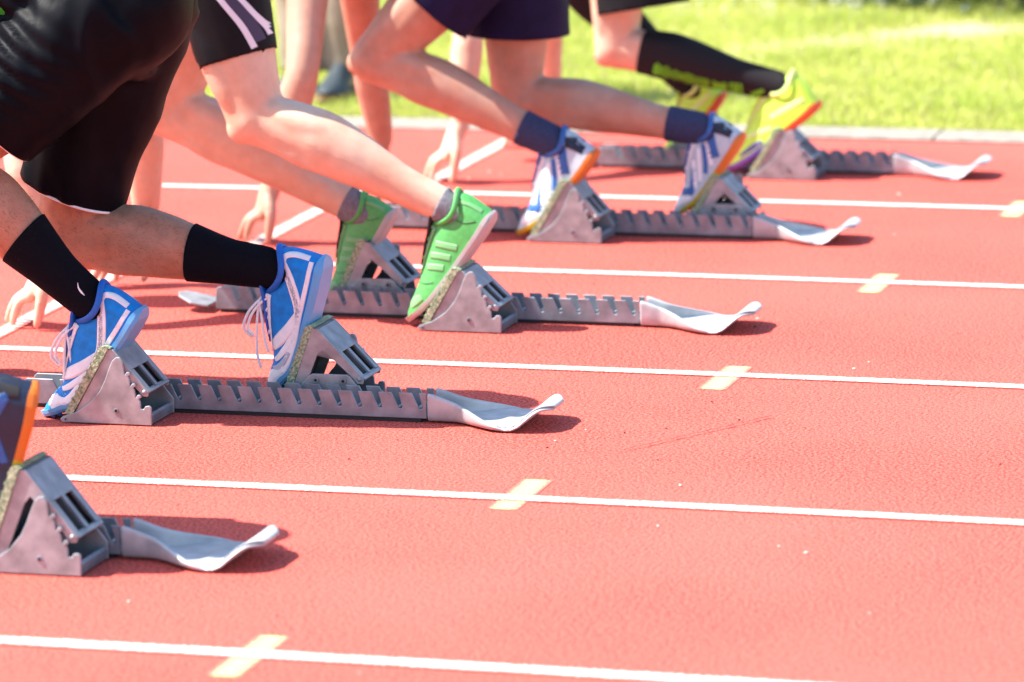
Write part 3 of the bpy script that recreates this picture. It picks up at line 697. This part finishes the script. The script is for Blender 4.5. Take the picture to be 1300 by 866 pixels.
THIGH = [(0, .100), (.2, .099), (.4, .093), (.6, .083), (.8, .071), (.93, .063), (1, .060)]
def shank_pts(K, A, ls, extra=0, f0=0, f1=1):
    K, A = Vector(K), Vector(A); ax = (A - K).normalized(); cal = Vector((0, 1, 0)).cross(ax)
    if cal.z < 0: cal = -cal
    P_, Q_ = [], []
    for k in range(13):
        f = f0 + (f1 - f0) * k / 12; r = lerp_tab([(a, b) for a, b, c in SHANK], f); o = lerp_tab([(a, c) for a, b, c in SHANK], f)
        le = 1 + (ls - 1) * min(1, max(0, (1 - f) * 2.2))
        P_.append(K.lerp(A, f) + cal * o * le); Q_.append((r * le + extra, r * le * .93 + extra))
    return P_, Q_
def hand(bm, W_, anchor, mirror):
    """wrist W_, thumb tip on the ground at anchor (x, y); fingers bridge forward of the thumb"""
    ax, ay = anchor; s = -1 if mirror else 1; W_ = Vector(W_)
    K0 = Vector((ax - .030, ay + s * .050, .070))
    across = Vector((-.35, s * .9, 0)).normalized()
    tube(bm, [W_, W_.lerp(K0, .35), W_.lerp(K0, .75), K0 + Vector((-.006, 0, -.004))], [(.025, .032), (.025, .040), (.021, .045), (.016, .043)], lat=across, seg=16, n=4)
    tips = [(-.060, .016, .0), (-.086, .052, .0), (-.094, .088, .0), (-.086, .122, .0)]
    for k, (tx, ty, _) in enumerate(tips):
        b = K0 + across * (-.030 + .020 * k) + Vector((-.002, 0, .004)); t = Vector((ax + tx, ay + s * ty, .009))
        m1 = b.lerp(t, .42) + Vector((-.008, 0, .010)); m2 = b.lerp(t, .76) + Vector((-.006, 0, .004))
        tube(bm, [b, m1, m2, t], [.0118, .0110, .0100, .0082], lat=(0, 1, 0) if k < 2 else (1, 0, 0), seg=10, n=4); ball(bm, t, .0074, 1)
    b = W_.lerp(K0, .45) - across * .028; t = Vector((ax, ay, .010))
    tube(bm, [b, b.lerp(t, .38) + Vector((.010, -.012 * s, .006)), b.lerp(t, .72) + Vector((.006, -.008 * s, .002)), t], [.0175, .0150, .0125, .0098], lat=(1, 0, 0), seg=10, n=4); ball(bm, t, .0090, 1)
def trousers_cut(me, leg_axes):
    """open the garment legs at the hem: remove what lies past the hem plane of each leg"""
    bm = bmesh.new(); bm.from_mesh(me); loops = []
    for H_, d, rad in leg_axes:
        kill = []
        for f in bm.faces:
            v = f.calc_center_median() - H_; t = v.dot(d)
            if 0 < t < .12 and (v - d * t).length < rad: kill.append(f)
        bmesh.ops.delete(bm, geom=kill, context='FACES')
        bv = [v for v in bm.verts if v.is_boundary and abs((v.co - H_).dot(d)) < .03 and ((v.co - H_) - d * (v.co - H_).dot(d)).length < rad]
        for v in bv: v.co -= d * (v.co - H_).dot(d)
        u = d.orthogonal().normalized(); w_ = d.cross(u)
        c = sum((v.co for v in bv), Vector()) / max(1, len(bv))
        loops.append(sorted([v.co.copy() for v in bv], key=lambda p: math.atan2((p - c).dot(w_), (p - c).dot(u))))
    bm.to_mesh(me); bm.free(); return loops
def ring_tube(loop, r, nsm=3, step=2):
    L_ = loop[::step]; n = len(L_)
    for _ in range(nsm): L_ = [(L_[i - 1] + L_[i] * 2 + L_[(i + 1) % n]) / 4 for i in range(n)]
    bm = bmesh.new(); rings = []
    c = sum(L_, Vector()) / n
    for i in range(n):
        t = (L_[(i + 1) % n] - L_[i - 1]).normalized(); nn = (L_[i] - c); nn = (nn - t * nn.dot(t)).normalized(); b = t.cross(nn)
        rings.append([bm.verts.new(L_[i] + nn * (.001 + r * math.cos(q * math.pi / 3)) + b * (r * math.sin(q * math.pi / 3))) for q in range(6)])
    for i in range(n):
        for q in range(6): bm.faces.new((rings[i][q], rings[i][(q + 1) % 6], rings[(i + 1) % n][(q + 1) % 6], rings[(i + 1) % n][q]))
    return bm
def wrinkle(me, amp, sc, st=(1, 1, 1), seed=0, amp2=0, fold=None):
    vs_ = me.vertices; me.update(); nrm = [v.normal.copy() for v in vs_]
    for v, nv in zip(vs_, nrm):
        p = Vector((v.co.x * st[0], v.co.y * st[1], v.co.z * st[2])) * sc + Vector((seed, 0, 0))
        q = amp * (1 - abs(noise.noise(p)) * 2.2) + amp2 * noise.noise(p * 2.7)
        if fold: q += fold(v.co)
        v.co += nv * q
    me.update()

def shell(body_me, name, pred, off, planes):
    """garment skin: the body's own surface where pred holds, lifted by off; open edges snapped to the given planes"""
    bm = bmesh.new(); bm.from_mesh(body_me)
    bmesh.ops.delete(bm, geom=[f for f in bm.faces if not pred(f.calc_center_median())], context='FACES'); bm.normal_update()
    for v in [v for v in bm.verts if v.is_boundary]:
        for P0, n, tol in planes:
            t = (v.co - P0).dot(n)
            if abs(t) < tol and (v.co - P0).length < .2: v.co -= n * t; break
    bm.normal_update()
    nv = [v.normal.copy() for v in bm.verts]
    for v, n in zip(bm.verts, nv): v.co += n * off
    me = bpy.data.meshes.new(name); bm.to_mesh(me); bm.free(); return me
def leg_joint(d, s, ank):
    return Vector(d['hip']) + Vector((0, -.085 if s == 'L' else .085, 0)), Vector(d['K' + s]), ank
def build_runner(i, label, opt):
    d = PEOPLE[i]; ln = LANE[i]; ls = d['ls']
    root = tag(empty('person', (*ln['o'], 0), ln['a']), label, 'person', 'runners set in their starting blocks')
    an = {}
    for s in 'LR':
        an[s] = build_shoe(root, d['H' + s], d['T' + s], ST[i], beta=opt.get('beta' + s, .15), yaw=opt.get('yaw' + s, 0))
    hip = Vector(d['hip']); sh = Vector(d['sh'])
    bm = bmesh.new()
    for s in 'LR':
        h_, K, A = leg_joint(d, s, an[s][0])
        tube(bm, [h_.lerp(K, f) for f, r in THIGH], [(r * ls, r * ls * .95) for f, r in THIGH], seg=24, n=4)
        ball(bm, K, .058 * ls, 3)
        P_, Q_ = shank_pts(K, A, ls); tube(bm, P_, Q_, seg=24, n=3)
        th = (h_ - K).normalized(); skn = (A - K).normalized(); front = -(th + skn)
        cal = Vector((0, 1, 0)).cross(skn); cal = -cal if cal.z < 0 else cal; SLn = (A - K).length
        for sy, f1 in ((-1, .52), (1, .56)):                # the two heads of the calf, the outer shin muscle, hamstring tendons, quadriceps
            tube(bm, [K + skn * SLn * f + cal * o * ls + Vector((0, sy * y, 0)) * ls for f, o, y in ((.02, .026, .022), (.16, .030, .023), (.30, .033, .022), (f1 - .08, .028, .018), (f1 + .06, .018, .012))], [r * ls for r in (.022, .033, .0345, .027, .012)], seg=14, n=4)
            tube(bm, [K + skn * SLn * f - cal * o * ls + Vector((0, sy * y, 0)) * ls for f, o, y in ((.12, .022, .022), (.28, .024, .024), (.50, .018, .018), (.75, .014, .010))], [r * ls for r in (.020, .026, .022, .014)], seg=12, n=4)
            tube(bm, [K.lerp(h_, f) + cal * 0 + (-front.normalized() if front.length > .1 else cal) * o * ls + Vector((0, sy * .036, 0)) * ls for f, o in ((-.06, .030), (.10, .040), (.30, .030))], [.012 * ls, .015 * ls, .03 * ls], seg=10, n=4)
            tube(bm, [K.lerp(h_, f) + (front.normalized() if front.length > .1 else -cal) * o * ls + Vector((0, sy * .030, 0)) * ls for f, o in ((.07, .022), (.20, .030), (.42, .034), (.65, .030))], [r * ls for r in (.022, .035, .044, .040)], seg=14, n=4)
        tube(bm, [K + skn * SLn * f + cal * o for f, o in ((.62, .036 * ls), (.80, .034), (.98, .030))], [.014, .011, .012], seg=10, n=4)    # heel tendon
        if front.length > .15:
            front.normalize(); ball(bm, K + front * .034 * ls, (.036 * ls, .040 * ls, .036 * ls), 2)
            ball(bm, K + front * .020 * ls + skn * .055 * ls, (.026 * ls, .026 * ls, .026 * ls), 2)
        tube(bm, [A - skn * .02, A, an[s][1]], [(.034, .032), (.034, .032), (.03, .028)], seg=16, n=3)
    # trunk
    tube(bm, [hip + Vector((.06, 0, .0)), hip, hip.lerp(sh, .3) + Vector((0, 0, .015)), hip.lerp(sh, .65) + Vector((0, 0, .03)), sh, sh + (sh - hip).normalized() * .06],
         [(.10, .13), (.125, .165), (.105, .145), (.115, .165), (.105, .185), (.06, .09)], seg=28, n=5)
    for sy in (-1, 1): ball(bm, hip + Vector((.000, .070 * sy, .01)), (.105, .090, .105), 3)
    # neck, head hanging between the arms
    fd = (sh - hip).normalized(); hd = sh + fd * .19 + Vector((0, 0, -.035))
    tube(bm, [sh + Vector((0, 0, .02)), sh + fd * .08 + Vector((0, 0, .012)), hd], [.065, .055, .055], seg=16)
    ball(bm, hd + fd * .02, (.108, .076, .088), 3); ball(bm, hd + fd * .03 + Vector((0, 0, -.075)), (.062, .052, .05), 3)
    ball(bm, hd + Vector((-.03, 0, -.105)) + fd * .02, (.018, .013, .016), 2)
    for sy in (-1, 1):
        ball(bm, hd + Vector((0, sy * .077, -.01)), (.026, .010, .034), 2)
        ball(bm, hd + Vector((-.012, sy * .032, -.084)) + fd * .03, (.014, .016, .012), 2)
    # arms
    for s, sy, hk in (('L', -1, 'hn'), ('R', 1, 'hf')):
        S = sh + Vector((0, .175 * sy, -.01)); an_ = d[hk]
        off = .055 * (-1 if s == 'R' else 1)
        W_ = Vector(d.get('W' + s, (an_[0] - .005, an_[1] + off, .155))); E = Vector(d.get('E' + s, S.lerp(W_, .52) + Vector((.02, .02 * sy, 0))))
        ball(bm, S, (.062, .062, .062), 3)
        tube(bm, [S, S.lerp(E, .3), S.lerp(E, .6), E, E.lerp(W_, .25), E.lerp(W_, .6), W_], [(.055, .055), (.052, .050), (.047, .044), (.040, .040), (.043, .040), (.037, .037), (.027, .033)], lat=(0, 1, 0), seg=18, n=4)
        hand(bm, W_, an_, s == 'R')
    body = link('body', remesh(bm, .0052, 7, 'body'), SKIN[i], root)
    if opt.get('leg_hair'):
        rg = random.Random(12); V, F = [], []; bmv = body.data.vertices; nn_ = [v.normal.copy() for v in bmv]; cand = []
        for s in 'LR':
            h_, K, A = leg_joint(d, s, an[s][0]); ax = (A - K).normalized(); ln_ = (A - K).length
            cand += [(v.co.copy(), nn_[v.index], ax) for v in bmv if -.1 < (v.co - K).dot(ax) / ln_ < .62 and ((v.co - K) - ax * (v.co - K).dot(ax)).length < .1 and abs(v.co.y - K.y) < .1]
        for c, nv, ax in rg.choices(cand, k=5200):
            t = (ax * .8 + nv * .45 + Vector((rg.gauss(0, .4), rg.gauss(0, .4), rg.gauss(0, .4)))).normalized(); l_ = rg.uniform(.006, .013); sd_ = t.cross(nv).normalized() * .00022
            c = c + Vector((rg.uniform(-.002, .002), 0, rg.uniform(-.002, .002))); i0 = len(V); V += [c - sd_, c + sd_, c + t * l_]; F.append((i0, i0 + 1, i0 + 2))
        me = bpy.data.meshes.new('leg_hair'); me.from_pydata(V, [], F); me.update()
        link('leg_hair', me, mat('dark_leg_hair', (.03, .018, .012), .6), root, False)['kind'] = 'stuff'
    # hair
    bm = bmesh.new(); ball(bm, hd + fd * .028 + Vector((.004, 0, .018)), (.108, .082, .090), 3)
    me = bm_mesh(bm, 'hair'); link('hair', me, opt.get('hair', mat('brown_hair', (.06, .035, .02), .6, noise_scale=60, noise_amt=.4, bump=1, bump_scale=120)), root); wrinkle(me, .004, 30, seed=i)
    # shirt
    bm = bmesh.new(); q0 = opt.get('shirt0', .12)
    tube(bm, [hip.lerp(sh, q0) + Vector((0, 0, .01)), hip.lerp(sh, .35) + Vector((0, 0, .018)), hip.lerp(sh, .65) + Vector((0, 0, .03)), sh, sh + fd * .055],
         [(.128, .165), (.122, .165), (.128, .178), (.118, .196), (.075, .11)], seg=28, n=5)
    for sy in (-1, 1):
        S = sh + Vector((0, .175 * sy, -.01)); E = Vector(d.get('E' + ('L' if sy < 0 else 'R'), S + Vector((0, .05 * sy, -.28))))
        tube(bm, [S + Vector((.02, -.04 * sy, 0)), S, S.lerp(E, .25)], [.07, .07, .064], seg=16)
    me = remesh(bm, .009, 6, 'shirt'); wrinkle(me, .004, 9, (1, .5, 1), seed=i * 3); link('shirt', me, opt['shirt'], root)
    # shorts
    bm = bmesh.new(); axes = []
    wq = opt.get('waist', .22)
    tube(bm, [hip + Vector((.05, 0, .0)), hip, hip.lerp(sh, .22) + Vector((0, 0, .012))] + ([hip.lerp(sh, .22 + (wq - .22) * k / 3) + Vector((0, 0, .012)) for k in (1, 2, 3)] if wq > .22 else []), [(.122, .16), (.138, .180), (.124, .162)] + ([(.124, .162)] * 3 if wq > .22 else []), seg=28, n=5)
    for sy in (-1, 1): ball(bm, hip + Vector((.030 if sy < 0 else -.004, .062 * sy, .015)), (.130, .115, .130), 3)
    for s in 'LR':
        h_, K, A = leg_joint(d, s, an[s][0]); q, e0, e1 = opt['short' + s][:3]; dirv = (K - h_).normalized(); sh_off = Vector(opt.get('soff' + s, (0, 0, 0)))
        end = h_.lerp(K, q) + sh_off
        r0 = .100 * ls + e0; r1 = lerp_tab(THIGH, q) * ls + e1; axd = (end - h_).normalized()
        tube(bm, [h_ - dirv * .03, h_.lerp(end, .5), end, end + axd * .05], [(r0, r0 * .95), ((r0 + r1) / 2, (r0 + r1) / 2 * .95), (r1, r1 * .95), (r1 * 1.0, r1 * .95)], seg=28, n=5)
        nd = Vector(opt['hem' + s]).normalized() if 'hem' + s in opt else axd
        axes.append((end, nd, r1 * 1.28))
    if opt.get('tight'):
        bm.free(); cut = [(h_.lerp(K, opt['short' + s][0]), (K - h_).normalized()) for s in 'LR' for h_, K, A in [leg_joint(d, s, an[s][0])]]
        waist = hip.lerp(sh, .25); wn = (sh - hip).normalized()
        def tin(c):
            if (c - waist).dot(wn) > 0: return False
            e, n = cut[0] if abs(c.y - cut[0][0].y) < abs(c.y - cut[1][0].y) else cut[1]
            return (c - e).dot(n) < 0 and c.z > .42
        me = shell(body.data, 'shorts', tin, .0045, [(e, n, .012) for e, n in cut]); loops = []
    else:
        me = remesh(bm, .008, 5, 'shorts'); loops = trousers_cut(me, axes)
    wrinkle(me, opt.get('wr', .003), opt.get('wrs', 8), opt.get('wst', (1, .4, 1)), seed=i * 5, amp2=opt.get('wr2', .0012), fold=opt.get('fold'))
    so_ = link('shorts', me, opt['shorts'], root); sf = so_.modifiers.new('s', 'SOLIDIFY'); sf.thickness = .002; sf.offset = -1
    if opt.get('piping'):
        for lp in loops:
            if len(lp) > 12: link('hem_piping', bm_mesh(ring_tube(lp, .003), 'hem_piping'), opt['piping'], so_)
    # socks
    for s in 'LR':
        h_, K, A = leg_joint(d, s, an[s][0]); f0 = opt['sock' + s]
        ax = (A - K).normalized(); ll = (A - K).length; P0 = K + ax * ll * f0; y0 = K.y
        def inside(c, K=K, A=A, ax=ax, ll=ll, f0=f0):
            v = c - K; t = v.dot(ax)
            return t > ll * f0 and t < ll * 1.3 and (v - ax * t).length < .105 and abs(c.y - (K.y + A.y) / 2) < .095
        me = shell(body.data, 'sock', inside, .0034, [(P0, ax, .012)]); sk = link('sock', me, opt['sock'], root)
        if opt.get('sock_wr'): wrinkle(me, opt['sock_wr'], 26, (1, 1, 1), seed=i)
        sf = sk.modifiers.new('s', 'SOLIDIFY'); sf.thickness = .0025; sf.offset = -1
        if s == 'L' and 'on_sock' in opt: opt['on_sock'](sk, me)
    if 'on_shorts' in opt: opt['on_shorts'](so_, me_of(so_))
    return root
def me_of(o): return o.data
def decal(parent, name, me, pts, wid, mt, n=10, m_=4, off=.0015, ydir=1):
    """thin printed band conforming to the camera-side face of a garment; pts (x, z) in the lane frame"""
    bm0 = bmesh.new(); bm0.from_mesh(me); bvh = BVHTree.FromBMesh(bm0); bm0.free()
    C = catmull([Vector((x, z, 0)) for x, z in pts], n) if n > 1 else [Vector((x, z, 0)) for x, z in pts]; bm = bmesh.new(); rows = []
    W_ = wid if isinstance(wid, (list, tuple)) else [wid] * len(pts); Wc = catmull([Vector((q, 0, 0)) for q in W_], n)
    for i, c in enumerate(C):
        t = C[min(i + 1, len(C) - 1)] - C[max(0, i - 1)]; t.normalize(); nn = Vector((-t.y, t.x, 0)); row = []
        for k in range(m_ + 1):
            q = c + nn * (Wc[i].x * (k / m_ - .5)); hit = bvh.ray_cast(Vector((q.x, -1, q.y)), Vector((0, 1, 0)))
            row.append(bm.verts.new(hit[0] + (hit[1] if hit[1].y < 0 else -hit[1]) * off) if hit[0] else None)
        rows.append(row)
    for i in range(len(rows) - 1):
        for k in range(m_):
            q = (rows[i][k], rows[i][k + 1], rows[i + 1][k + 1], rows[i + 1][k])
            if all(q) and max((q[0].co - q[2].co).length, (q[1].co - q[3].co).length) < .06: bm.faces.new(q)
    if not len(bm.faces): bm.free(); return None
    return link(name, bm_mesh(bm, name), mt, parent)

SHORT_BLK = mat('black_shiny_shorts', (.003, .0035, .006), .5, noise_scale=12, noise_amt=.2, bump=.08, bump_scale=900, spec=.07)
LYCRA = mat('black_lycra', (.006, .006, .008), .65, bump=.05, bump_scale=900, spec=.15)
NAVYS = mat('navy_shorts', (.007, .006, .035), .7, noise_scale=20, noise_amt=.2, spec=.15)
SOCK_BLK = mat('black_ribbed_sock', (.004, .0045, .008), .9, bump=.35, bump_scale=420, spec=.1)
SOCK_GREY = mat('grey_sock', (.17, .165, .19), .85, noise_scale=150, noise_amt=.2, bump=.3, bump_scale=400)
SOCK_NAVY = mat('navy_sock', (.020, .030, .085), .85, noise_scale=150, noise_amt=.2, bump=.3, bump_scale=400)
SOCK_COMP = mat('black_compression_sock', (.014, .012, .014), .75, bump=.1, bump_scale=700, spec=.2)
PIPE = mat('white_piping', (.80, .80, .80), .7)
STRIPE_W = mat('white_stripe_print', (.72, .74, .80), .6)
STRIPE_N = mat('navy_stripe_print', (.035, .030, .075), .6)
NEONG = mat('neon_green_print', (.10, .46, .01), .6)

def swoosh(sk, me):
    decal(sk, 'sock_mark', me, [(-.4947, .266), (-.4925, .257), (-.487, .249), (-.4805, .2425)], [.0008, .0022, .0032, .0008], WHT, n=6, m_=3)
def sock_print(sk, me):
    # row of narrow neon letters running down the calf, a framed emblem, and a bar by the shoe
    line = [(-.524, .284), (-.4526, .2644), (-.3791, .2433), (-.335, .2365)]
    C = catmull([Vector((x, z, 0)) for x, z in line], 14); rnd = random.Random(3); n = len(C)
    for k in range(n - 1):
        if k in (28, 29): continue
        c = C[k]; t = (C[k + 1] - C[k]).normalized(); nn = Vector((-t.y, t.x, 0)); hh = .0135 if k < 8 else .0105; hh *= rnd.choice((1, 1, 1, 1.35))
        a, b = c - nn * hh, c + nn * hh
        decal(sk, 'print_letter', me, [(a.x, a.y), (c.x, c.y), (b.x, b.y)], .0036, NEONG, n=3, m_=1)
        q = rnd.choice((-.85, 0, .85)); e0 = c + nn * hh * q; e1 = e0 + t * .0040
        decal(sk, 'print_letter', me, [(e0.x, e0.y), (e1.x, e1.y)], .0028, NEONG, n=3, m_=1)
    bx, bz, s_ = -.310, .2335, .0145
    for pts in ([(-s_, s_), (s_, s_ * .8)], [(s_, s_ * .8), (s_, -s_)], [(s_, -s_), (-s_, -s_ * .8)], [(-s_, -s_ * .8), (-s_, s_)], [(-s_ * .6, 0), (s_ * .6, -.001)], [(-s_ * .5, -.006), (s_ * .5, -.007)], [(-s_ * .5, .006), (s_ * .5, .005)]):
        decal(sk, 'print_emblem', me, [(bx + x, bz + z) for x, z in pts], .0055, NEONG, n=6, m_=1)
    decal(sk, 'print_bar', me, [(-.272, .218), (-.255, .224), (-.236, .2315)], [.010, .0115, .010], NEONG, n=6, m_=2)
def r3_stripes(so_, me):
    decal(so_, 'side_stripe', me, [(-.755, .710), (-.7368, .6867), (-.7027, .6406), (-.6795, .594)], .0115, STRIPE_W)
    decal(so_, 'side_stripe', me, [(-.720, .712), (-.6985, .6876), (-.6660, .6415), (-.656, .620)], .0095, STRIPE_W)
    decal(so_, 'side_panel', me, [(-.738, .712), (-.718, .687), (-.686, .641), (-.670, .608)], [.020, .022, .022, .018], STRIPE_N, m_=6, off=.0009)

def r2_fold(co):
    # gathered cloth at the waist of the near hip
    u = (co.x + .62) * .5 + (co.z - .70) * 1.0; k = math.exp(-(((co.x + .66) / .12) ** 2 + ((co.z - .70) / .09) ** 2)) if co.y < .0 else 0
    return k * .010 * math.sin(u * 150 + 2 * noise.noise(co * 8))
build_runner(1, 'runner in the nearest lane in a dark shoe with an orange sole', dict(shorts=SHORT_BLK, shirt=mat('red_shirt', (.5, .03, .03), .7), shortL=(.6, .02, .03), shortR=(.6, .02, .03), sock=SOCK_BLK, sockL=.75, sockR=.75, yawL=-.32))
build_runner(2, 'runner in baggy black shorts, black socks and blue and white shoes', dict(shorts=SHORT_BLK, shirt=mat('green_shirt', (.015, .30, .015), .6), shirt0=.62, waist=.60, shortL=(.66, .010, .030), shortR=(.80, .010, .026), soffR=(-.018, 0, 0), piping=PIPE,
    sock=SOCK_BLK, sockL=.56, sockR=.60, leg_hair=True, betaL=.45, betaR=.36, wr=.0055, wrs=11, wst=(1.5, .5, .45), wr2=.0016, fold=r2_fold, on_sock=swoosh))
build_runner(3, 'runner in tight black shorts with white stripes and bright green shoes', dict(shorts=LYCRA, shirt=mat('white_shirt', (.75, .75, .75), .7), shortL=(.70, .006, .008), shortR=(.66, .006, .007), sock=SOCK_GREY, sockL=.965, sockR=.95, tight=True, wr=.0, wr2=.0008, betaL=.05, on_shorts=r3_stripes))
build_runner(4, 'runner in navy shorts, in blue and white shoes with orange heels', dict(shorts=NAVYS, shirt=mat('navy_shirt', (.02, .03, .12), .7), shortL=(.56, .018, .040), shortR=(.63, .018, .050), sock=SOCK_NAVY, sockL=.80, sockR=.80, wr=.003))
build_runner(5, 'runner in black compression socks and neon yellow shoes', dict(shorts=mat('charcoal_shorts', (.008, .008, .010), .8, spec=.15), shirt=mat('yellow_shirt', (.6, .5, .05), .7), shortL=(.78, .02, .055), soffL=(.07, 0, 0), shortR=(.55, .02, .035), sock=SOCK_COMP, sockL=.16, sockR=.16, wr=.003, betaL=-.05, on_sock=sock_print))

# ------------------------------------------------------------------ standing official on the lawn
def build_official():
    root = tag(empty('person', (-4.86, 12.92, .02), .10), 'bystander in beige trousers and dark shoes standing on the grass', 'person')
    bm = bmesh.new()
    tube(bm, [(0, 0, .86), (0, 0, 1.05), (0, 0, 1.28), (0, 0, 1.43), (0, 0, 1.50)], [(.115, .16), (.105, .145), (.12, .175), (.10, .18), (.06, .07)], seg=24)
    for s in (-1, 1):
        x = .066 * s
        tube(bm, [(x, 0, .90), (x, -.01, .5), (x, 0, .09), (x, 0, .03)], [.085, .058, .040, .045], lat=(1, 0, 0), seg=18)
        tube(bm, [(x, .03, .035), (x, -.05, .035), (x, -.15, .025)], [(.03, .035), (.03, .04), (.02, .035)], lat=(1, 0, 0), seg=14)
        tube(bm, [(.19 * s, 0, 1.42), (.23 * s, .01, 1.14), (.22 * s, -.05, .88)], [.05, .042, .028], lat=(1, 0, 0), seg=14)
        tube(bm, [(.22 * s, -.05, .89), (.22 * s, -.06, .82), (.22 * s, -.065, .76)], [(.025, .018), (.038, .015), (.03, .012)], lat=(1, 0, 0), seg=12)
        for k in range(4): tube(bm, [(.22 * s, -.03 - .02 * k, .77), (.218 * s, -.034 - .021 * k, .72), (.212 * s, -.034 - .021 * k, .69)], [.0095, .009, .007], seg=8)
        tube(bm, [(.215 * s, -.085, .82), (.205 * s, -.105, .78), (.203 * s, -.11, .745)], [.012, .011, .008], seg=8)
    tube(bm, [(0, 0, 1.46), (0, -.01, 1.56), (0, -.02, 1.62)], [.058, .054, .055], seg=14)
    ball(bm, (0, -.015, 1.68), (.076, .095, .115), 3); ball(bm, (0, -.05, 1.62), (.055, .06, .055), 3); ball(bm, (0, -.115, 1.67), (.014, .02, .022), 2)
    for s in (-1, 1): ball(bm, (.077 * s, 0, 1.675), (.011, .022, .032), 2)
    link('body', remesh(bm, .007, 4, 'body'), SKIN[4], root)
    bm = bmesh.new(); ball(bm, (0, .008, 1.715), (.083, .098, .095), 3); link('hair', bm_mesh(bm, 'hair'), MATS['brown_hair'], root)
    bm = bmesh.new(); tube(bm, [(0, 0, .84), (0, 0, 1.05), (0, 0, 1.28), (0, 0, 1.45)], [(.135, .175), (.13, .165), (.135, .19), (.10, .17)], seg=24)
    for s in (-1, 1): tube(bm, [(.15 * s, 0, 1.42), (.20 * s, 0, 1.38), (.225 * s, .01, 1.18)], [.068, .066, .06], lat=(1, 0, 0), seg=14)
    me = remesh(bm, .012, 4, 'shirt'); wrinkle(me, .004, 8, seed=50); link('shirt', me, WHT, root)
    bm = bmesh.new()
    tube(bm, [(0, 0, .80), (0, 0, .9), (0, 0, 1.0)], [(.13, .17), (.135, .17), (.12, .155)], seg=24)
    for s in (-1, 1): tube(bm, [(.075 * s, 0, .92), (.070 * s, -.005, .5), (.066 * s, .005, .10), (.066 * s, .005, .085)], [.105, .078, .062, .061], lat=(1, 0, 0), seg=18)
    me = remesh(bm, .009, 3, 'trousers'); wrinkle(me, .004, 9, seed=60); link('trousers', me, mat('beige_trousers', (.28, .23, .17), .8, noise_scale=30, noise_amt=.1), root)
    for s in (-1, 1):
        bm = bmesh.new(); rows = shoe_bm(0); me = bm_mesh(rows, 'shoe'); sh_ = link('shoe', me, mat('dark_shoe', (.03, .045, .055), .6), root)
        sh_.matrix_local = Matrix.Translation((.066 * s, .075, 0)) @ Matrix.Rotation(R(-90), 4, 'Z') @ Matrix.Scale(1.02, 4); bm.free()
        bm = bmesh.new(); bx_ = []
        for k in range(25):
            x = SL * (1 - math.cos(math.pi * k / 24)) / 2; hw = lerp_tab(H_WID, x) + .003; bx_.append((x, hw))
        pl = [(x, -h) for x, h in bx_] + [(x, h) for x, h in bx_[::-1]]
        a = [bm.verts.new((x, y, 0)) for x, y in pl]; b = [bm.verts.new((x, y, .016)) for x, y in pl]; bm.faces.new(a[::-1]); bm.faces.new(b)
        for k in range(len(pl)): bm.faces.new((a[k], a[(k + 1) % len(pl)], b[(k + 1) % len(pl)], b[k]))
        link('sole', bm_mesh(bm, 'sole'), mat('brown_sole', (.25, .14, .07), .7), sh_, False)
build_official()
